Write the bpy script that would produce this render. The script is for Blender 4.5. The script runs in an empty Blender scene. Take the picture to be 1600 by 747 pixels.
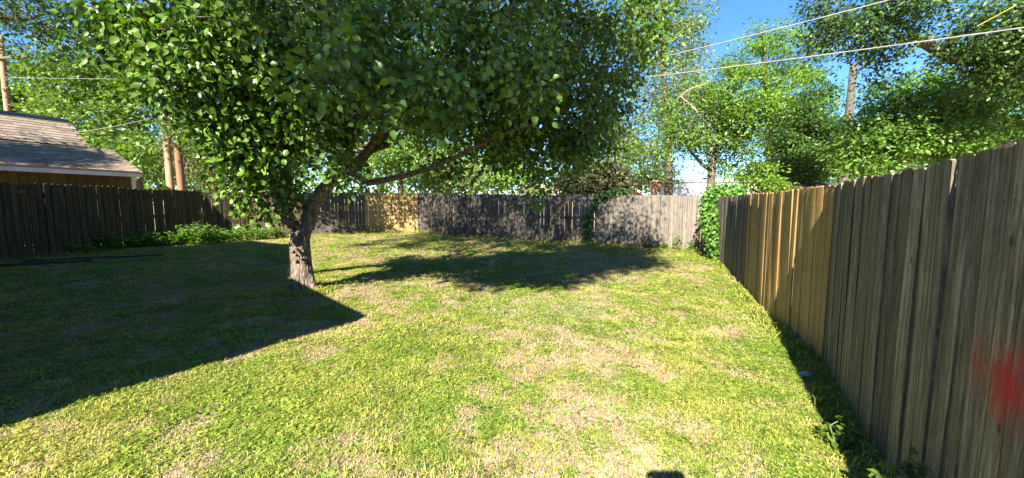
import bpy, bmesh, math, random
import numpy as np
from mathutils import Vector, Matrix, noise as mnoise

random.seed(7)
rng = np.random.default_rng(7)
R = math.radians
scene = bpy.context.scene
COL = scene.collection

# ------------------------------------------------------------------ camera
CAM_Z = 1.55
FPX, CX, CY, HY = 600.0, 800.0, 373.5, 319.0       # focal length and horizon in pixels of the 1600x747 photograph
PITCH = math.atan((CY - HY) / FPX)
cam_d = bpy.data.cameras.new('camera')
cam_d.sensor_width = 36.0
cam_d.lens = 36.0 * FPX / 1600.0
cam_d.clip_start = 0.02
cam_d.clip_end = 3000
cam = bpy.data.objects.new('camera', cam_d)
cam.location = (0, 0, CAM_Z)
cam.rotation_euler = (math.pi / 2 - PITCH, 0, 0)
COL.objects.link(cam)
scene.camera = cam

# ------------------------------------------------------------------ light
SUN_EL, SUN_AZ = R(35.2), R(21.9)                  # the rays travel towards this azimuth (clockwise from +Y)
world = bpy.data.worlds.new('World')
scene.world = world
world.use_nodes = True
wn = world.node_tree.nodes
bg = wn['Background']
sky = wn.new('ShaderNodeTexSky')
sky.sky_type = 'NISHITA'
sky.sun_disc = False
sky.sun_elevation = SUN_EL
sky.sun_rotation = SUN_AZ + math.pi
sky.air_density = 1.0
sky.dust_density = 0.0
sky.ozone_density = 6.0
sky.altitude = 1500
hs = wn.new('ShaderNodeHueSaturation'); hs.inputs['Saturation'].default_value = 1.12
world.node_tree.links.new(sky.outputs[0], hs.inputs['Color'])
world.node_tree.links.new(hs.outputs[0], bg.inputs[0])
bg.inputs[1].default_value = 0.070
sun_d = bpy.data.lights.new('sun', 'SUN')
sun_d.energy = 4.9
sun_d.angle = R(0.53)
sun_d.color = (1.0, 0.93, 0.80)
sun = bpy.data.objects.new('sun', sun_d)
sdir = Vector((math.sin(SUN_AZ) * math.cos(SUN_EL), math.cos(SUN_AZ) * math.cos(SUN_EL), -math.sin(SUN_EL)))
sun.rotation_euler = sdir.to_track_quat('-Z', 'Y').to_euler()
sun.location = (-10, -20, 20)
COL.objects.link(sun)
scene.view_settings.view_transform = 'Standard'
scene.view_settings.look = 'None'
scene.view_settings.gamma = 1.0
scene.view_settings.exposure = 2.15
scene.render.engine = 'CYCLES'
scene.cycles.max_bounces = 6
scene.cycles.diffuse_bounces = 3
scene.cycles.glossy_bounces = 2
scene.cycles.transmission_bounces = 4
scene.cycles.transparent_max_bounces = 4

# ------------------------------------------------------------------ helpers
def P(px, py, Y):
    """world point on the sight line through photo pixel (px,py) at forward distance Y"""
    a, b = (px - CX) / FPX, (CY - py) / FPX
    up = b * math.cos(PITCH) - math.sin(PITCH)
    fw = math.cos(PITCH) + b * math.sin(PITCH)
    return Vector((a / fw * Y, Y, CAM_Z + up / fw * Y))

GP = np.array([(-11.58, 8.64, .22), (-11.41, 8.79, .24), (-11.68, 10.58, .26), (-11.43, 12.29, .2), (-11.32, 13.85, .21),
               (-10.37, 15.19, .22), (-8.44, 16.33, .23), (-6.6, 17.64, .23), (-4.33, 17.64, .23), (-2.19, 16.56, .14),
               (2.38, 14.37, .09), (4.01, 13.73, .06), (6.19, 12.51, .0), (5.53, 9.8, -.09), (3.77, 5.74, -.1),
               (3.17, 3.79, -.09), (2.44, 2.55, -.09), (1.96, 1.53, -.07), (0, 0, 0), (0, 2.5, 0), (-3.48, 6.32, .1),
               (-1.85, 5.04, .03), (0, -6, 0), (-8, 4, .15), (-12, 4, .2), (-6, -4, .05), (-16, 10, .25), (-16, 18, .25),
               (-5, 22, .2), (5, 20, .05), (12, 12, -.1), (8, 3, -.1), (3, -3, -.05)])
def gz_np(x, y):
    x = np.asarray(x, float); y = np.asarray(y, float)
    w = 0; s = 0
    for gx, gy, gzv in GP:
        q = 1.0 / ((x - gx) ** 2 + (y - gy) ** 2 + 1.2) ** 1.6
        w = w + q; s = s + q * gzv
    z = s / w
    z = z + .012 * np.sin(x * 2.1 + 1.3 * np.sin(y * 1.7)) * np.sin(y * 2.4 + x) + .006 * np.sin(x * 7.3 + y * 3.1) * np.sin(y * 6.1 - x * 2.2)
    return z
def gz(x, y): return float(gz_np(x, y))

def link(o, parent=None):
    COL.objects.link(o)
    if parent is not None: o.parent = parent
    return o
def obj(name, me, mat=None, parent=None, smooth=False):
    if isinstance(me, bmesh.types.BMesh):
        b = me; me = bpy.data.meshes.new(name); b.to_mesh(me); b.free()
    if mat is not None and not me.materials: me.materials.append(mat)
    if smooth: me.polygons.foreach_set('use_smooth', [True] * len(me.polygons))
    return link(bpy.data.objects.new(name, me), parent)
def tag(o, label=None, cat=None, group=None, kind=None):
    if label: o['label'] = label
    if cat: o['category'] = cat
    if group: o['group'] = group
    if kind: o['kind'] = kind
    return o
def thing(name, label, cat, loc=(0, 0, 0), rz=0, group=None):
    o = bpy.data.objects.new(name, None); COL.objects.link(o)
    o.location = loc; o.rotation_euler = (0, 0, rz); o.empty_display_size = .2
    return tag(o, label, cat, group)
def mesh_np(name, V, F, smooth=False, attrs=None):
    """mesh from vertex array and an array of equally sized faces (or a list of such arrays)"""
    me = bpy.data.meshes.new(name)
    Fs = F if isinstance(F, list) else [F]
    Fs = [np.asarray(f, np.int32) for f in Fs if len(f)]
    V = np.asarray(V, np.float32)
    me.vertices.add(len(V)); me.vertices.foreach_set('co', V.ravel())
    nl = sum(f.size for f in Fs); npoly = sum(len(f) for f in Fs)
    me.loops.add(nl); me.loops.foreach_set('vertex_index', np.concatenate([f.ravel() for f in Fs]))
    me.polygons.add(npoly)
    sizes = np.concatenate([np.full(len(f), f.shape[1], np.int32) for f in Fs])
    starts = np.concatenate([[0], np.cumsum(sizes)[:-1]]).astype(np.int32)
    me.polygons.foreach_set('loop_start', starts)
    if smooth: me.polygons.foreach_set('use_smooth', np.ones(npoly, bool))
    for k, a in (attrs or {}).items():
        at = me.attributes.new(k, 'FLOAT', 'POINT'); at.data.foreach_set('value', np.asarray(a, np.float32))
    me.update(calc_edges=True)
    return me
def add_box(bm, c, s, M=None):
    r = bmesh.ops.create_cube(bm, size=1)
    m = Matrix.Translation(c) @ Matrix.Diagonal((s[0], s[1], s[2], 1))
    if M is not None: m = M @ m
    bmesh.ops.transform(bm, matrix=m, verts=r['verts'])
    return r['verts']
def box_mesh(name, c, s, M=None):
    bm = bmesh.new(); add_box(bm, c, s, M)
    me = bpy.data.meshes.new(name); bm.to_mesh(me); bm.free(); return me
def poly_mesh(name, V, F):
    me = bpy.data.meshes.new(name); me.from_pydata([tuple(v) for v in V], [], F); me.update(); return me

class Tubes:
    """collects tapered tubes into one mesh"""
    def __init__(s): s.V = []; s.F = []; s.n = 0
    def add(s, pts, rad, sides=6, rough=0.0, cap=True):
        pts = np.asarray([tuple(p) for p in pts], float); n = len(pts)
        rad = np.asarray(rad, float) * np.ones(n)
        T = np.gradient(pts, axis=0); T /= np.linalg.norm(T, axis=1)[:, None] + 1e-9
        ref = np.array([1., 0, 0]) if abs(T[0][0]) < .8 else np.array([0, 1., 0])
        a = np.linspace(0, 2 * np.pi, sides, endpoint=False)
        rings = []
        for i in range(n):
            u = ref - T[i] * ref.dot(T[i]); u /= np.linalg.norm(u); ref = u
            v = np.cross(T[i], u)
            rr = rad[i] * (1 + (rough * rng.standard_normal(sides) if rough else 0))
            rings.append(pts[i] + (np.cos(a) * rr)[:, None] * u + (np.sin(a) * rr)[:, None] * v)
        s.V.append(np.concatenate(rings))
        i = np.arange(n - 1)[:, None] * sides; j = np.arange(sides)[None]; k = (j + 1) % sides
        f = np.stack([i + j, i + k, i + sides + k, i + sides + j], -1).reshape(-1, 4) + s.n
        s.F.append(f)
        s.n += n * sides
        if cap:
            s.V.append(pts[-1:] + T[-1] * rad[-1] * .4); c = s.n; b = c - sides
            s.F.append(np.array([[b + q, b + (q + 1) % sides, c, c] for q in range(sides)]))
            s.n += 1
    def mesh(s, name, smooth=True):
        V = np.concatenate(s.V); F = np.concatenate(s.F)
        deg = F[:, 2] == F[:, 3]
        return mesh_np(name, V, [F[~deg], F[deg][:, :3]], smooth)

# ------------------------------------------------------------------ materials
def newmat(name):
    m = bpy.data.materials.new(name); m.use_nodes = True
    nt = m.node_tree
    return m, nt, nt.nodes, nt.links, nt.nodes['Principled BSDF']
def ramp(N, stops):
    r = N.new('ShaderNodeValToRGB')
    els = r.color_ramp.elements
    while len(els) > 1: els.remove(els[-1])
    els[0].position = stops[0][0]; els[0].color = (*stops[0][1], 1)
    for p, c in stops[1:]:
        e = els.new(p); e.color = (*c, 1)
    return r
def mathn(N, L, op, a, b=None, clamp=False):
    n = N.new('ShaderNodeMath'); n.operation = op; n.use_clamp = clamp
    for i, v in enumerate((a, b)):
        if v is None: continue
        if isinstance(v, (int, float)): n.inputs[i].default_value = v
        else: L.new(v, n.inputs[i])
    return n.outputs[0]
def mixc(N, L, f, a, b, mode='MIX'):
    n = N.new('ShaderNodeMix'); n.data_type = 'RGBA'; n.blend_type = mode
    for s, v in ((0, f), (6, a), (7, b)):
        if isinstance(v, (int, float)): n.inputs[s].default_value = v
        elif isinstance(v, tuple): n.inputs[s].default_value = (*v, 1)
        else: L.new(v, n.inputs[s])
    return n.outputs[2]
def noisen(N, L, vec, scale, detail=4, rough=.55, dist=0):
    n = N.new('ShaderNodeTexNoise'); n.inputs['Scale'].default_value = scale; n.inputs['Detail'].default_value = detail
    n.inputs['Roughness'].default_value = rough; n.inputs['Distortion'].default_value = dist
    if vec is not None: L.new(vec, n.inputs['Vector'])
    return n.outputs['Fac']
def bumpn(N, L, b, h, strength=.5, dist=.01):
    n = N.new('ShaderNodeBump'); n.inputs['Strength'].default_value = strength; n.inputs['Distance'].default_value = dist
    L.new(h, n.inputs['Height']); L.new(n.outputs[0], b.inputs['Normal'])

def leaf_mat(name, dark, light, trans=.35, rough=.45, spec=.4, tcol=None, bright=.7):
    m, nt, N, L, b = newmat(name)
    at = N.new('ShaderNodeAttribute'); at.attribute_name = 'var'
    oi = N.new('ShaderNodeObjectInfo')
    f = mathn(N, L, 'ADD', at.outputs['Fac'], mathn(N, L, 'MULTIPLY', mathn(N, L, 'SUBTRACT', oi.outputs['Random'], .5), .1), True)
    r = ramp(N, [(0, dark), (bright, light), (1, tuple(min(1, c * 1.35) for c in light))])
    L.new(f, r.inputs[0])
    L.new(r.outputs[0], b.inputs['Base Color'])
    b.inputs['Roughness'].default_value = rough; b.inputs['Specular IOR Level'].default_value = spec
    t = N.new('ShaderNodeBsdfTranslucent')
    tc = mixc(N, L, 1.0, r.outputs[0], tcol or (1.5, 1.6, .45), 'MULTIPLY')
    L.new(tc, t.inputs[0])
    mx = N.new('ShaderNodeMixShader'); mx.inputs[0].default_value = trans
    L.new(b.outputs[0], mx.inputs[1]); L.new(t.outputs[0], mx.inputs[2])
    L.new(mx.outputs[0], N['Material Output'].inputs[0])
    return m

def bark_mat(name, c1, c2, scale=1.0, bump=.6):
    m, nt, N, L, b = newmat(name)
    tc = N.new('ShaderNodeTexCoord'); mp = N.new('ShaderNodeMapping')
    mp.inputs['Scale'].default_value = (14 * scale, 14 * scale, 3.2 * scale)
    L.new(tc.outputs['Object'], mp.inputs[0])
    v = N.new('ShaderNodeTexVoronoi'); v.feature = 'DISTANCE_TO_EDGE'; v.inputs['Scale'].default_value = 1.6
    n1 = noisen(N, L, mp.outputs[0], 1.0, 6, .65)
    mv = N.new('ShaderNodeVectorMath'); mv.operation = 'ADD'
    L.new(mp.outputs[0], mv.inputs[0])
    cm = N.new('ShaderNodeCombineXYZ'); L.new(n1, cm.inputs[0]); L.new(n1, cm.inputs[1]); L.new(cm.outputs[0], mv.inputs[1])
    L.new(mv.outputs[0], v.inputs['Vector'])
    h = mathn(N, L, 'ADD', mathn(N, L, 'MULTIPLY', v.outputs['Distance'], 1.3), mathn(N, L, 'MULTIPLY', n1, .7))
    r = ramp(N, [(.25, c1), (.75, c2)]); L.new(h, r.inputs[0])
    n2 = noisen(N, L, tc.outputs['Object'], 2.5, 3)
    L.new(mixc(N, L, .35, r.outputs[0], ramp_out(N, L, n2, [(.3, (.25, .25, .2)), (.7, (1.0, .95, .85))]), 'MULTIPLY'), b.inputs['Base Color'])
    b.inputs['Roughness'].default_value = .9; b.inputs['Specular IOR Level'].default_value = .15
    bumpn(N, L, b, h, bump, .03)
    return m
def ramp_out(N, L, f, stops):
    r = ramp(N, stops); L.new(f, r.inputs[0]); return r.outputs[0]

def wood_mat(name, dark, mid, light, green=(.10, .11, .045), gamt=.3, var=.5, sat_new=False, red=None, rough=.9):
    """weathered sawn board: the grain runs along local Z, each board shifted by its own random number"""
    m, nt, N, L, b = newmat(name)
    tc = N.new('ShaderNodeTexCoord'); oi = N.new('ShaderNodeObjectInfo')
    off = N.new('ShaderNodeCombineXYZ')
    L.new(mathn(N, L, 'MULTIPLY', oi.outputs['Random'], 37), off.inputs[0]); L.new(mathn(N, L, 'MULTIPLY', oi.outputs['Random'], 91), off.inputs[2])
    ad = N.new('ShaderNodeVectorMath'); ad.operation = 'ADD'; L.new(tc.outputs['Object'], ad.inputs[0]); L.new(off.outputs[0], ad.inputs[1])
    def mapped(s):
        mp = N.new('ShaderNodeMapping'); mp.inputs['Scale'].default_value = s; L.new(ad.outputs[0], mp.inputs[0]); return mp.outputs[0]
    g1 = noisen(N, L, mapped((26, 16, .8)), 1.0, 5, .62, 1.1)     # broad streaks
    g2 = noisen(N, L, mapped((230, 60, 7.0)), 1.0, 6, .78, .5)     # fine fibre
    g3 = noisen(N, L, mapped((9, 9, 1.3)), 1.0, 3, .5)            # blotches
    # knots
    kn = N.new('ShaderNodeTexVoronoi'); kn.inputs['Scale'].default_value = 1.0; L.new(mapped((7, 7, 2.6)), kn.inputs['Vector'])
    kd = ramp_out(N, L, kn.outputs['Distance'], [(.03, (1, 1, 1)), (.09, (0, 0, 0))])
    f = mathn(N, L, 'ADD', mathn(N, L, 'MULTIPLY', g1, .55), mathn(N, L, 'MULTIPLY', g2, .45))
    g4 = noisen(N, L, mapped((55, 30, 6.5)), 1.0, 5, .7, .8)
    f = mathn(N, L, 'ADD', f, mathn(N, L, 'MULTIPLY', mathn(N, L, 'SUBTRACT', g4, .5), .35))
    col = ramp_out(N, L, f, [(.36, dark), (.5, mid), (.64, light)])
    tint = ramp_out(N, L, oi.outputs['Random'], [(0, (1 - var * .55,) * 3), (.35, (1.0, .97, .92)), (.6, (1 - var * .3,) * 3), (.85, (1 + var * .3, 1 + var * .24, 1 + var * .08)), (1, (1 - var * .1, 1 - var * .08, 1 - var * .12))])
    col = mixc(N, L, 1.0, col, tint, 'MULTIPLY')
    gm = ramp_out(N, L, g3, [(.5, (0, 0, 0)), (.75, (gamt,) * 3)])
    col = mixc(N, L, gm, col, green)
    col = mixc(N, L, mathn(N, L, 'MULTIPLY', kd, .8), col, tuple(c * .35 for c in dark))
    sx = N.new('ShaderNodeSeparateXYZ'); L.new(tc.outputs['Object'], sx.inputs[0])
    # shade of the gaps painted into the colour along the board edges, unevenly
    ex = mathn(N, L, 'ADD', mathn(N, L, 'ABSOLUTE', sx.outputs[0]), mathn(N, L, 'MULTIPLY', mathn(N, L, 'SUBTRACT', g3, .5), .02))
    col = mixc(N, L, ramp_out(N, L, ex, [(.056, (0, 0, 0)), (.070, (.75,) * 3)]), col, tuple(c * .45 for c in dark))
    # nail heads and the rust run below them, two at each rail
    az = mathn(N, L, 'SUBTRACT', mathn(N, L, 'ABSOLUTE', sx.outputs[0]), .036)
    nail = None
    for hz_ in (.285, .955, 1.605):
        zz = mathn(N, L, 'SUBTRACT', sx.outputs[2], hz_)
        d2 = mathn(N, L, 'SQRT', mathn(N, L, 'ADD', mathn(N, L, 'MULTIPLY', az, az), mathn(N, L, 'MULTIPLY', zz, zz)))
        h1 = ramp_out(N, L, d2, [(.0035, (1, 1, 1)), (.006, (0, 0, 0))])
        below = mathn(N, L, 'MULTIPLY', ramp_out(N, L, mathn(N, L, 'ABSOLUTE', az), [(.002, (.45,) * 3), (.007, (0, 0, 0))]), ramp_out(N, L, mathn(N, L, 'ADD', zz, .12), [(.0, (0, 0, 0)), (.115, (1, 1, 1)), (.121, (0, 0, 0))]))
        v = mathn(N, L, 'MAXIMUM', h1, below); nail = v if nail is None else mathn(N, L, 'MAXIMUM', nail, v)
    col = mixc(N, L, mathn(N, L, 'MULTIPLY', nail, .8), col, (.045, .028, .018))
    # splash dirt near the ground
    dz = mathn(N, L, 'ADD', sx.outputs[2], mathn(N, L, 'MULTIPLY', mathn(N, L, 'SUBTRACT', g3, .5), .35))
    dm = ramp_out(N, L, dz, [(.02, (.55,) * 3), (.28, (0, 0, 0))])
    col = mixc(N, L, dm, col, (.11, .085, .055))
    if red:
        geo = N.new('ShaderNodeNewGeometry')
        tot = None
        for (c, rad, amt) in red:
            vm = N.new('ShaderNodeVectorMath'); vm.operation = 'DISTANCE'; L.new(geo.outputs['Position'], vm.inputs[0]); vm.inputs[1].default_value = c
            d = mathn(N, L, 'ADD', mathn(N, L, 'DIVIDE', vm.outputs['Value'], rad), mathn(N, L, 'MULTIPLY', mathn(N, L, 'SUBTRACT', noisen(N, L, geo.outputs['Position'], 14, 4), .5), .8))
            v = mathn(N, L, 'MULTIPLY', mathn(N, L, 'SUBTRACT', 1.0, d, True), amt)
            v = mathn(N, L, 'POWER', v, 1.5); tot = v if tot is None else mathn(N, L, 'MAXIMUM', tot, v)
        tot = mathn(N, L, 'MULTIPLY', mathn(N, L, 'MULTIPLY', tot, mathn(N, L, 'ADD', .25, mathn(N, L, 'MULTIPLY', f, 1.5))), mathn(N, L, 'ADD', .7, mathn(N, L, 'MULTIPLY', oi.outputs['Random'], .6)), True)
        col = mixc(N, L, tot, col, (.58, .045, .04))
    L.new(col, b.inputs['Base Color'])
    b.inputs['Roughness'].default_value = rough; b.inputs['Specular IOR Level'].default_value = .2
    bumpn(N, L, b, mathn(N, L, 'ADD', mathn(N, L, 'MULTIPLY', g2, .6), g1), .55, .006)
    return m

def plain_mat(name, c1, c2, scale=6, rough=.7, spec=.3, bump=.2, stretch=(1, 1, 1), metal=0):
    m, nt, N, L, b = newmat(name)
    tc = N.new('ShaderNodeTexCoord'); mp = N.new('ShaderNodeMapping'); mp.inputs['Scale'].default_value = stretch
    L.new(tc.outputs['Object'], mp.inputs[0])
    oi = N.new('ShaderNodeObjectInfo')
    n = noisen(N, L, mp.outputs[0], scale, 5, .6)
    f = mathn(N, L, 'ADD', n, mathn(N, L, 'MULTIPLY', mathn(N, L, 'SUBTRACT', oi.outputs['Random'], .5), .35))
    L.new(ramp_out(N, L, f, [(.3, c1), (.7, c2)]), b.inputs['Base Color'])
    b.inputs['Roughness'].default_value = rough; b.inputs['Specular IOR Level'].default_value = spec; b.inputs['Metallic'].default_value = metal
    if bump: bumpn(N, L, b, n, bump, .01)
    return m

RED = [(tuple(P(1498, 565, 1.60)), .17, .8), (tuple(P(1556, 602, 1.42)), .21, 1.15), (tuple(P(1605, 585, 1.33)), .18, .8)]
M = {}
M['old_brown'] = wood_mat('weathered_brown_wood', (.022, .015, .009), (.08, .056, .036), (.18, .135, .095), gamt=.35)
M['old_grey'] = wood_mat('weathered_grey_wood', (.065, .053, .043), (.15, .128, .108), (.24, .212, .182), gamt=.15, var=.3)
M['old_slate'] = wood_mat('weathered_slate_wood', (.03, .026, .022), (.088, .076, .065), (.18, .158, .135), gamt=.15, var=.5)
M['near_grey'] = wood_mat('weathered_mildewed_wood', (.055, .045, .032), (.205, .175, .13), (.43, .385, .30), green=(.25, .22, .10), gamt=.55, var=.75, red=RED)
M['new_tan'] = wood_mat('new_tan_wood', (.26, .15, .055), (.40, .26, .105), (.52, .36, .165), gamt=0, var=.25, rough=.75)
M['rail'] = wood_mat('rail_wood', (.05, .04, .03), (.13, .105, .085), (.22, .19, .16), gamt=.2)
M['bark'] = bark_mat('ridged_grey_bark', (.05, .037, .028), (.30, .235, .18), 1.0, .9)
M['bark_bg'] = bark_mat('far_bark', (.05, .04, .03), (.17, .135, .10), .6, .5)
M['dead'] = bark_mat('dead_branch_bark', (.2, .16, .12), (.42, .36, .29), 1.5, .3)
M['leaf_main'] = leaf_mat('glossy_pear_leaf', (.011, .034, .005), (.115, .21, .018), .22, .38, .38, None, .88)
M['leaf_a'] = leaf_mat('mid_green_leaf', (.035, .07, .012), (.125, .215, .03), .38)
M['leaf_b'] = leaf_mat('yellow_green_leaf', (.05, .105, .012), (.17, .285, .028), .42)
M['leaf_c'] = leaf_mat('dark_green_leaf', (.016, .04, .009), (.06, .125, .02), .3)
M['leaf_d'] = leaf_mat('fresh_green_leaf', (.03, .07, .012), (.115, .225, .03), .36)
M['leaf_olive'] = leaf_mat('olive_needle', (.03, .04, .012), (.115, .12, .038), .2, .6)
M['leaf_pale'] = leaf_mat('pale_grey_green_leaf', (.06, .09, .028), (.19, .26, .075), .38)
M['leaf_weed'] = leaf_mat('weed_leaf', (.05, .11, .012), (.15, .28, .035), .38, .5)
M['leaf_vine'] = leaf_mat('vine_leaf', (.03, .085, .01), (.11, .24, .03), .38, .45)
M['stem'] = plain_mat('green_stem', (.08, .12, .03), (.16, .18, .06), 8)
M['pole'] = plain_mat('pole_wood', (.24, .14, .08), (.40, .26, .16), 3, .85, .2, .4, (8, 8, .6))
M['pole_dark'] = plain_mat('pole_wood_brown', (.14, .075, .04), (.27, .155, .09), 3, .85, .2, .4, (8, 8, .6))
M['pole_grey'] = plain_mat('pole_wood_grey', (.05, .042, .036), (.11, .095, .08), 3, .85, .2, .4, (8, 8, .6))
M['wire'] = plain_mat('pale_cable', (.13, .12, .11), (.23, .21, .19), 4, .5, .4, 0)
M['wire_dark'] = plain_mat('grey_cable', (.12, .12, .13), (.22, .22, .23), 4, .5, .4, 0)
M['yellow'] = plain_mat('yellow_plastic', (.38, .28, .04), (.48, .36, .06), 4, .5, .4, 0)
M['shingle'] = plain_mat('asphalt_shingle', (.17, .13, .10), (.33, .265, .205), 30, .95, .1, .6)
M['shingle_dark'] = plain_mat('dark_shingle', (.07, .07, .075), (.13, .13, .14), 12, .95, .1, .4)
M['white'] = plain_mat('white_paint', (.66, .66, .66), (.82, .82, .81), 3, .6, .3, .05)
M['fascia'] = plain_mat('pale_fascia_paint', (.42, .45, .50), (.58, .60, .64), 3, .6, .3, .05)
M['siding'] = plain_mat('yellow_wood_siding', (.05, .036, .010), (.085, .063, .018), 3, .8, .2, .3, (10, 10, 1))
M['brick'] = plain_mat('red_brown_brick', (.14, .075, .05), (.22, .13, .09), 9, .9, .2, .3)
M['tanwall'] = plain_mat('tan_wall', (.36, .27, .17), (.48, .36, .23), 4, .85, .2, .2)
M['rock'] = plain_mat('pale_stone', (.30, .30, .30), (.52, .52, .53), 14, .9, .2, .5)
M['glass'] = plain_mat('window_glass', (.02, .025, .03), (.05, .06, .07), 2, .08, .6, 0)
M['hwall'] = plain_mat('house_wall', (.45, .42, .36), (.58, .55, .48), 3, .8, .2, .1)

def soil_mat():
    m, nt, N, L, b = newmat('lawn_soil')
    g = N.new('ShaderNodeNewGeometry')
    n1 = noisen(N, L, g.outputs['Position'], .9, 6, .6)
    n2 = noisen(N, L, g.outputs['Position'], 14, 8, .7)
    n3 = noisen(N, L, g.outputs['Position'], 70, 4, .6)
    f = mathn(N, L, 'ADD', mathn(N, L, 'MULTIPLY', n2, .6), mathn(N, L, 'MULTIPLY', n3, .4))
    c = ramp_out(N, L, f, [(.36, (.13, .08, .055)), (.5, (.33, .225, .16)), (.64, (.52, .385, .28))])
    c = mixc(N, L, ramp_out(N, L, n1, [(.42, (0, 0, 0)), (.66, (.5,) * 3)]), c, (.24, .23, .07))
    L.new(c, b.inputs['Base Color']); b.inputs['Roughness'].default_value = .95; b.inputs['Specular IOR Level'].default_value = .1
    bumpn(N, L, b, f, .8, .02)
    return m
M['soil'] = soil_mat()

def grass_mat(name, dark, light, dry, dryamt, trans=.3):
    m, nt, N, L, b = newmat(name)
    g = N.new('ShaderNodeNewGeometry'); oi = N.new('ShaderNodeObjectInfo')
    at = N.new('ShaderNodeAttribute'); at.attribute_name = 'var'
    n1 = noisen(N, L, g.outputs['Position'], .8, 4, .6)
    f = mathn(N, L, 'ADD', mathn(N, L, 'MULTIPLY', oi.outputs['Random'], .55), mathn(N, L, 'MULTIPLY', at.outputs['Fac'], .45))
    c = ramp_out(N, L, f, [(.15, dark), (.8, light)])
    d = mathn(N, L, 'ADD', mathn(N, L, 'MULTIPLY', n1, .8), mathn(N, L, 'MULTIPLY', oi.outputs['Random'], .3))
    c = mixc(N, L, ramp_out(N, L, d, [(.5, (0, 0, 0)), (.75, (dryamt,) * 3)]), c, dry)
    L.new(c, b.inputs['Base Color']); b.inputs['Roughness'].default_value = .55; b.inputs['Specular IOR Level'].default_value = .3
    t = N.new('ShaderNodeBsdfTranslucent'); L.new(mixc(N, L, 1.0, c, (1.4, 1.4, .5), 'MULTIPLY'), t.inputs[0])
    mx = N.new('ShaderNodeMixShader'); mx.inputs[0].default_value = trans
    L.new(b.outputs[0], mx.inputs[1]); L.new(t.outputs[0], mx.inputs[2]); L.new(mx.outputs[0], N['Material Output'].inputs[0])
    return m
M['grass'] = grass_mat('grass_blade', (.12, .17, .02), (.31, .355, .06), (.48, .41, .12), .75)
M['clover'] = grass_mat('clover_leaflet', (.075, .14, .016), (.25, .355, .045), (.44, .39, .08), .6)
M['weedy'] = grass_mat('broadleaf_weed', (.09, .16, .025), (.22, .31, .06), (.34, .32, .10), .3)
M['straw'] = grass_mat('dry_straw', (.28, .195, .12), (.50, .38, .24), (.42, .31, .19), .5, .1)
M['bluegrass'] = grass_mat('blue_green_grass', (.13, .20, .05), (.27, .34, .12), (.34, .35, .12), .5)

# ------------------------------------------------------------------ the ground: one sheet to the horizon
def ground():
    def axis(lo, hi, step, far):
        a = list(np.arange(lo, hi + 1e-6, step)); s = step; l, h = lo, hi
        left, right = [], []
        while h < far:
            s *= 1.35; h += s; l -= s; right.append(h); left.append(l)
        return np.array(left[::-1] + a + right)
    xs, ys = axis(-13, 8, .12, 900), axis(-4, 19, .12, 900)
    X, Y = np.meshgrid(xs, ys); Z = gz_np(X, Y)
    nx, ny = len(xs), len(ys)
    i = np.arange(ny - 1)[:, None] * nx + np.arange(nx - 1)[None]
    F = np.stack([i, i + 1, i + nx + 1, i + nx], -1).reshape(-1, 4)
    o = obj('ground', mesh_np('ground', np.stack([X, Y, Z], -1).reshape(-1, 3), F, True), M['soil'])
    tag(o, 'patchy backyard soil under a thin weedy lawn', kind='structure')
ground()

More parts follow.
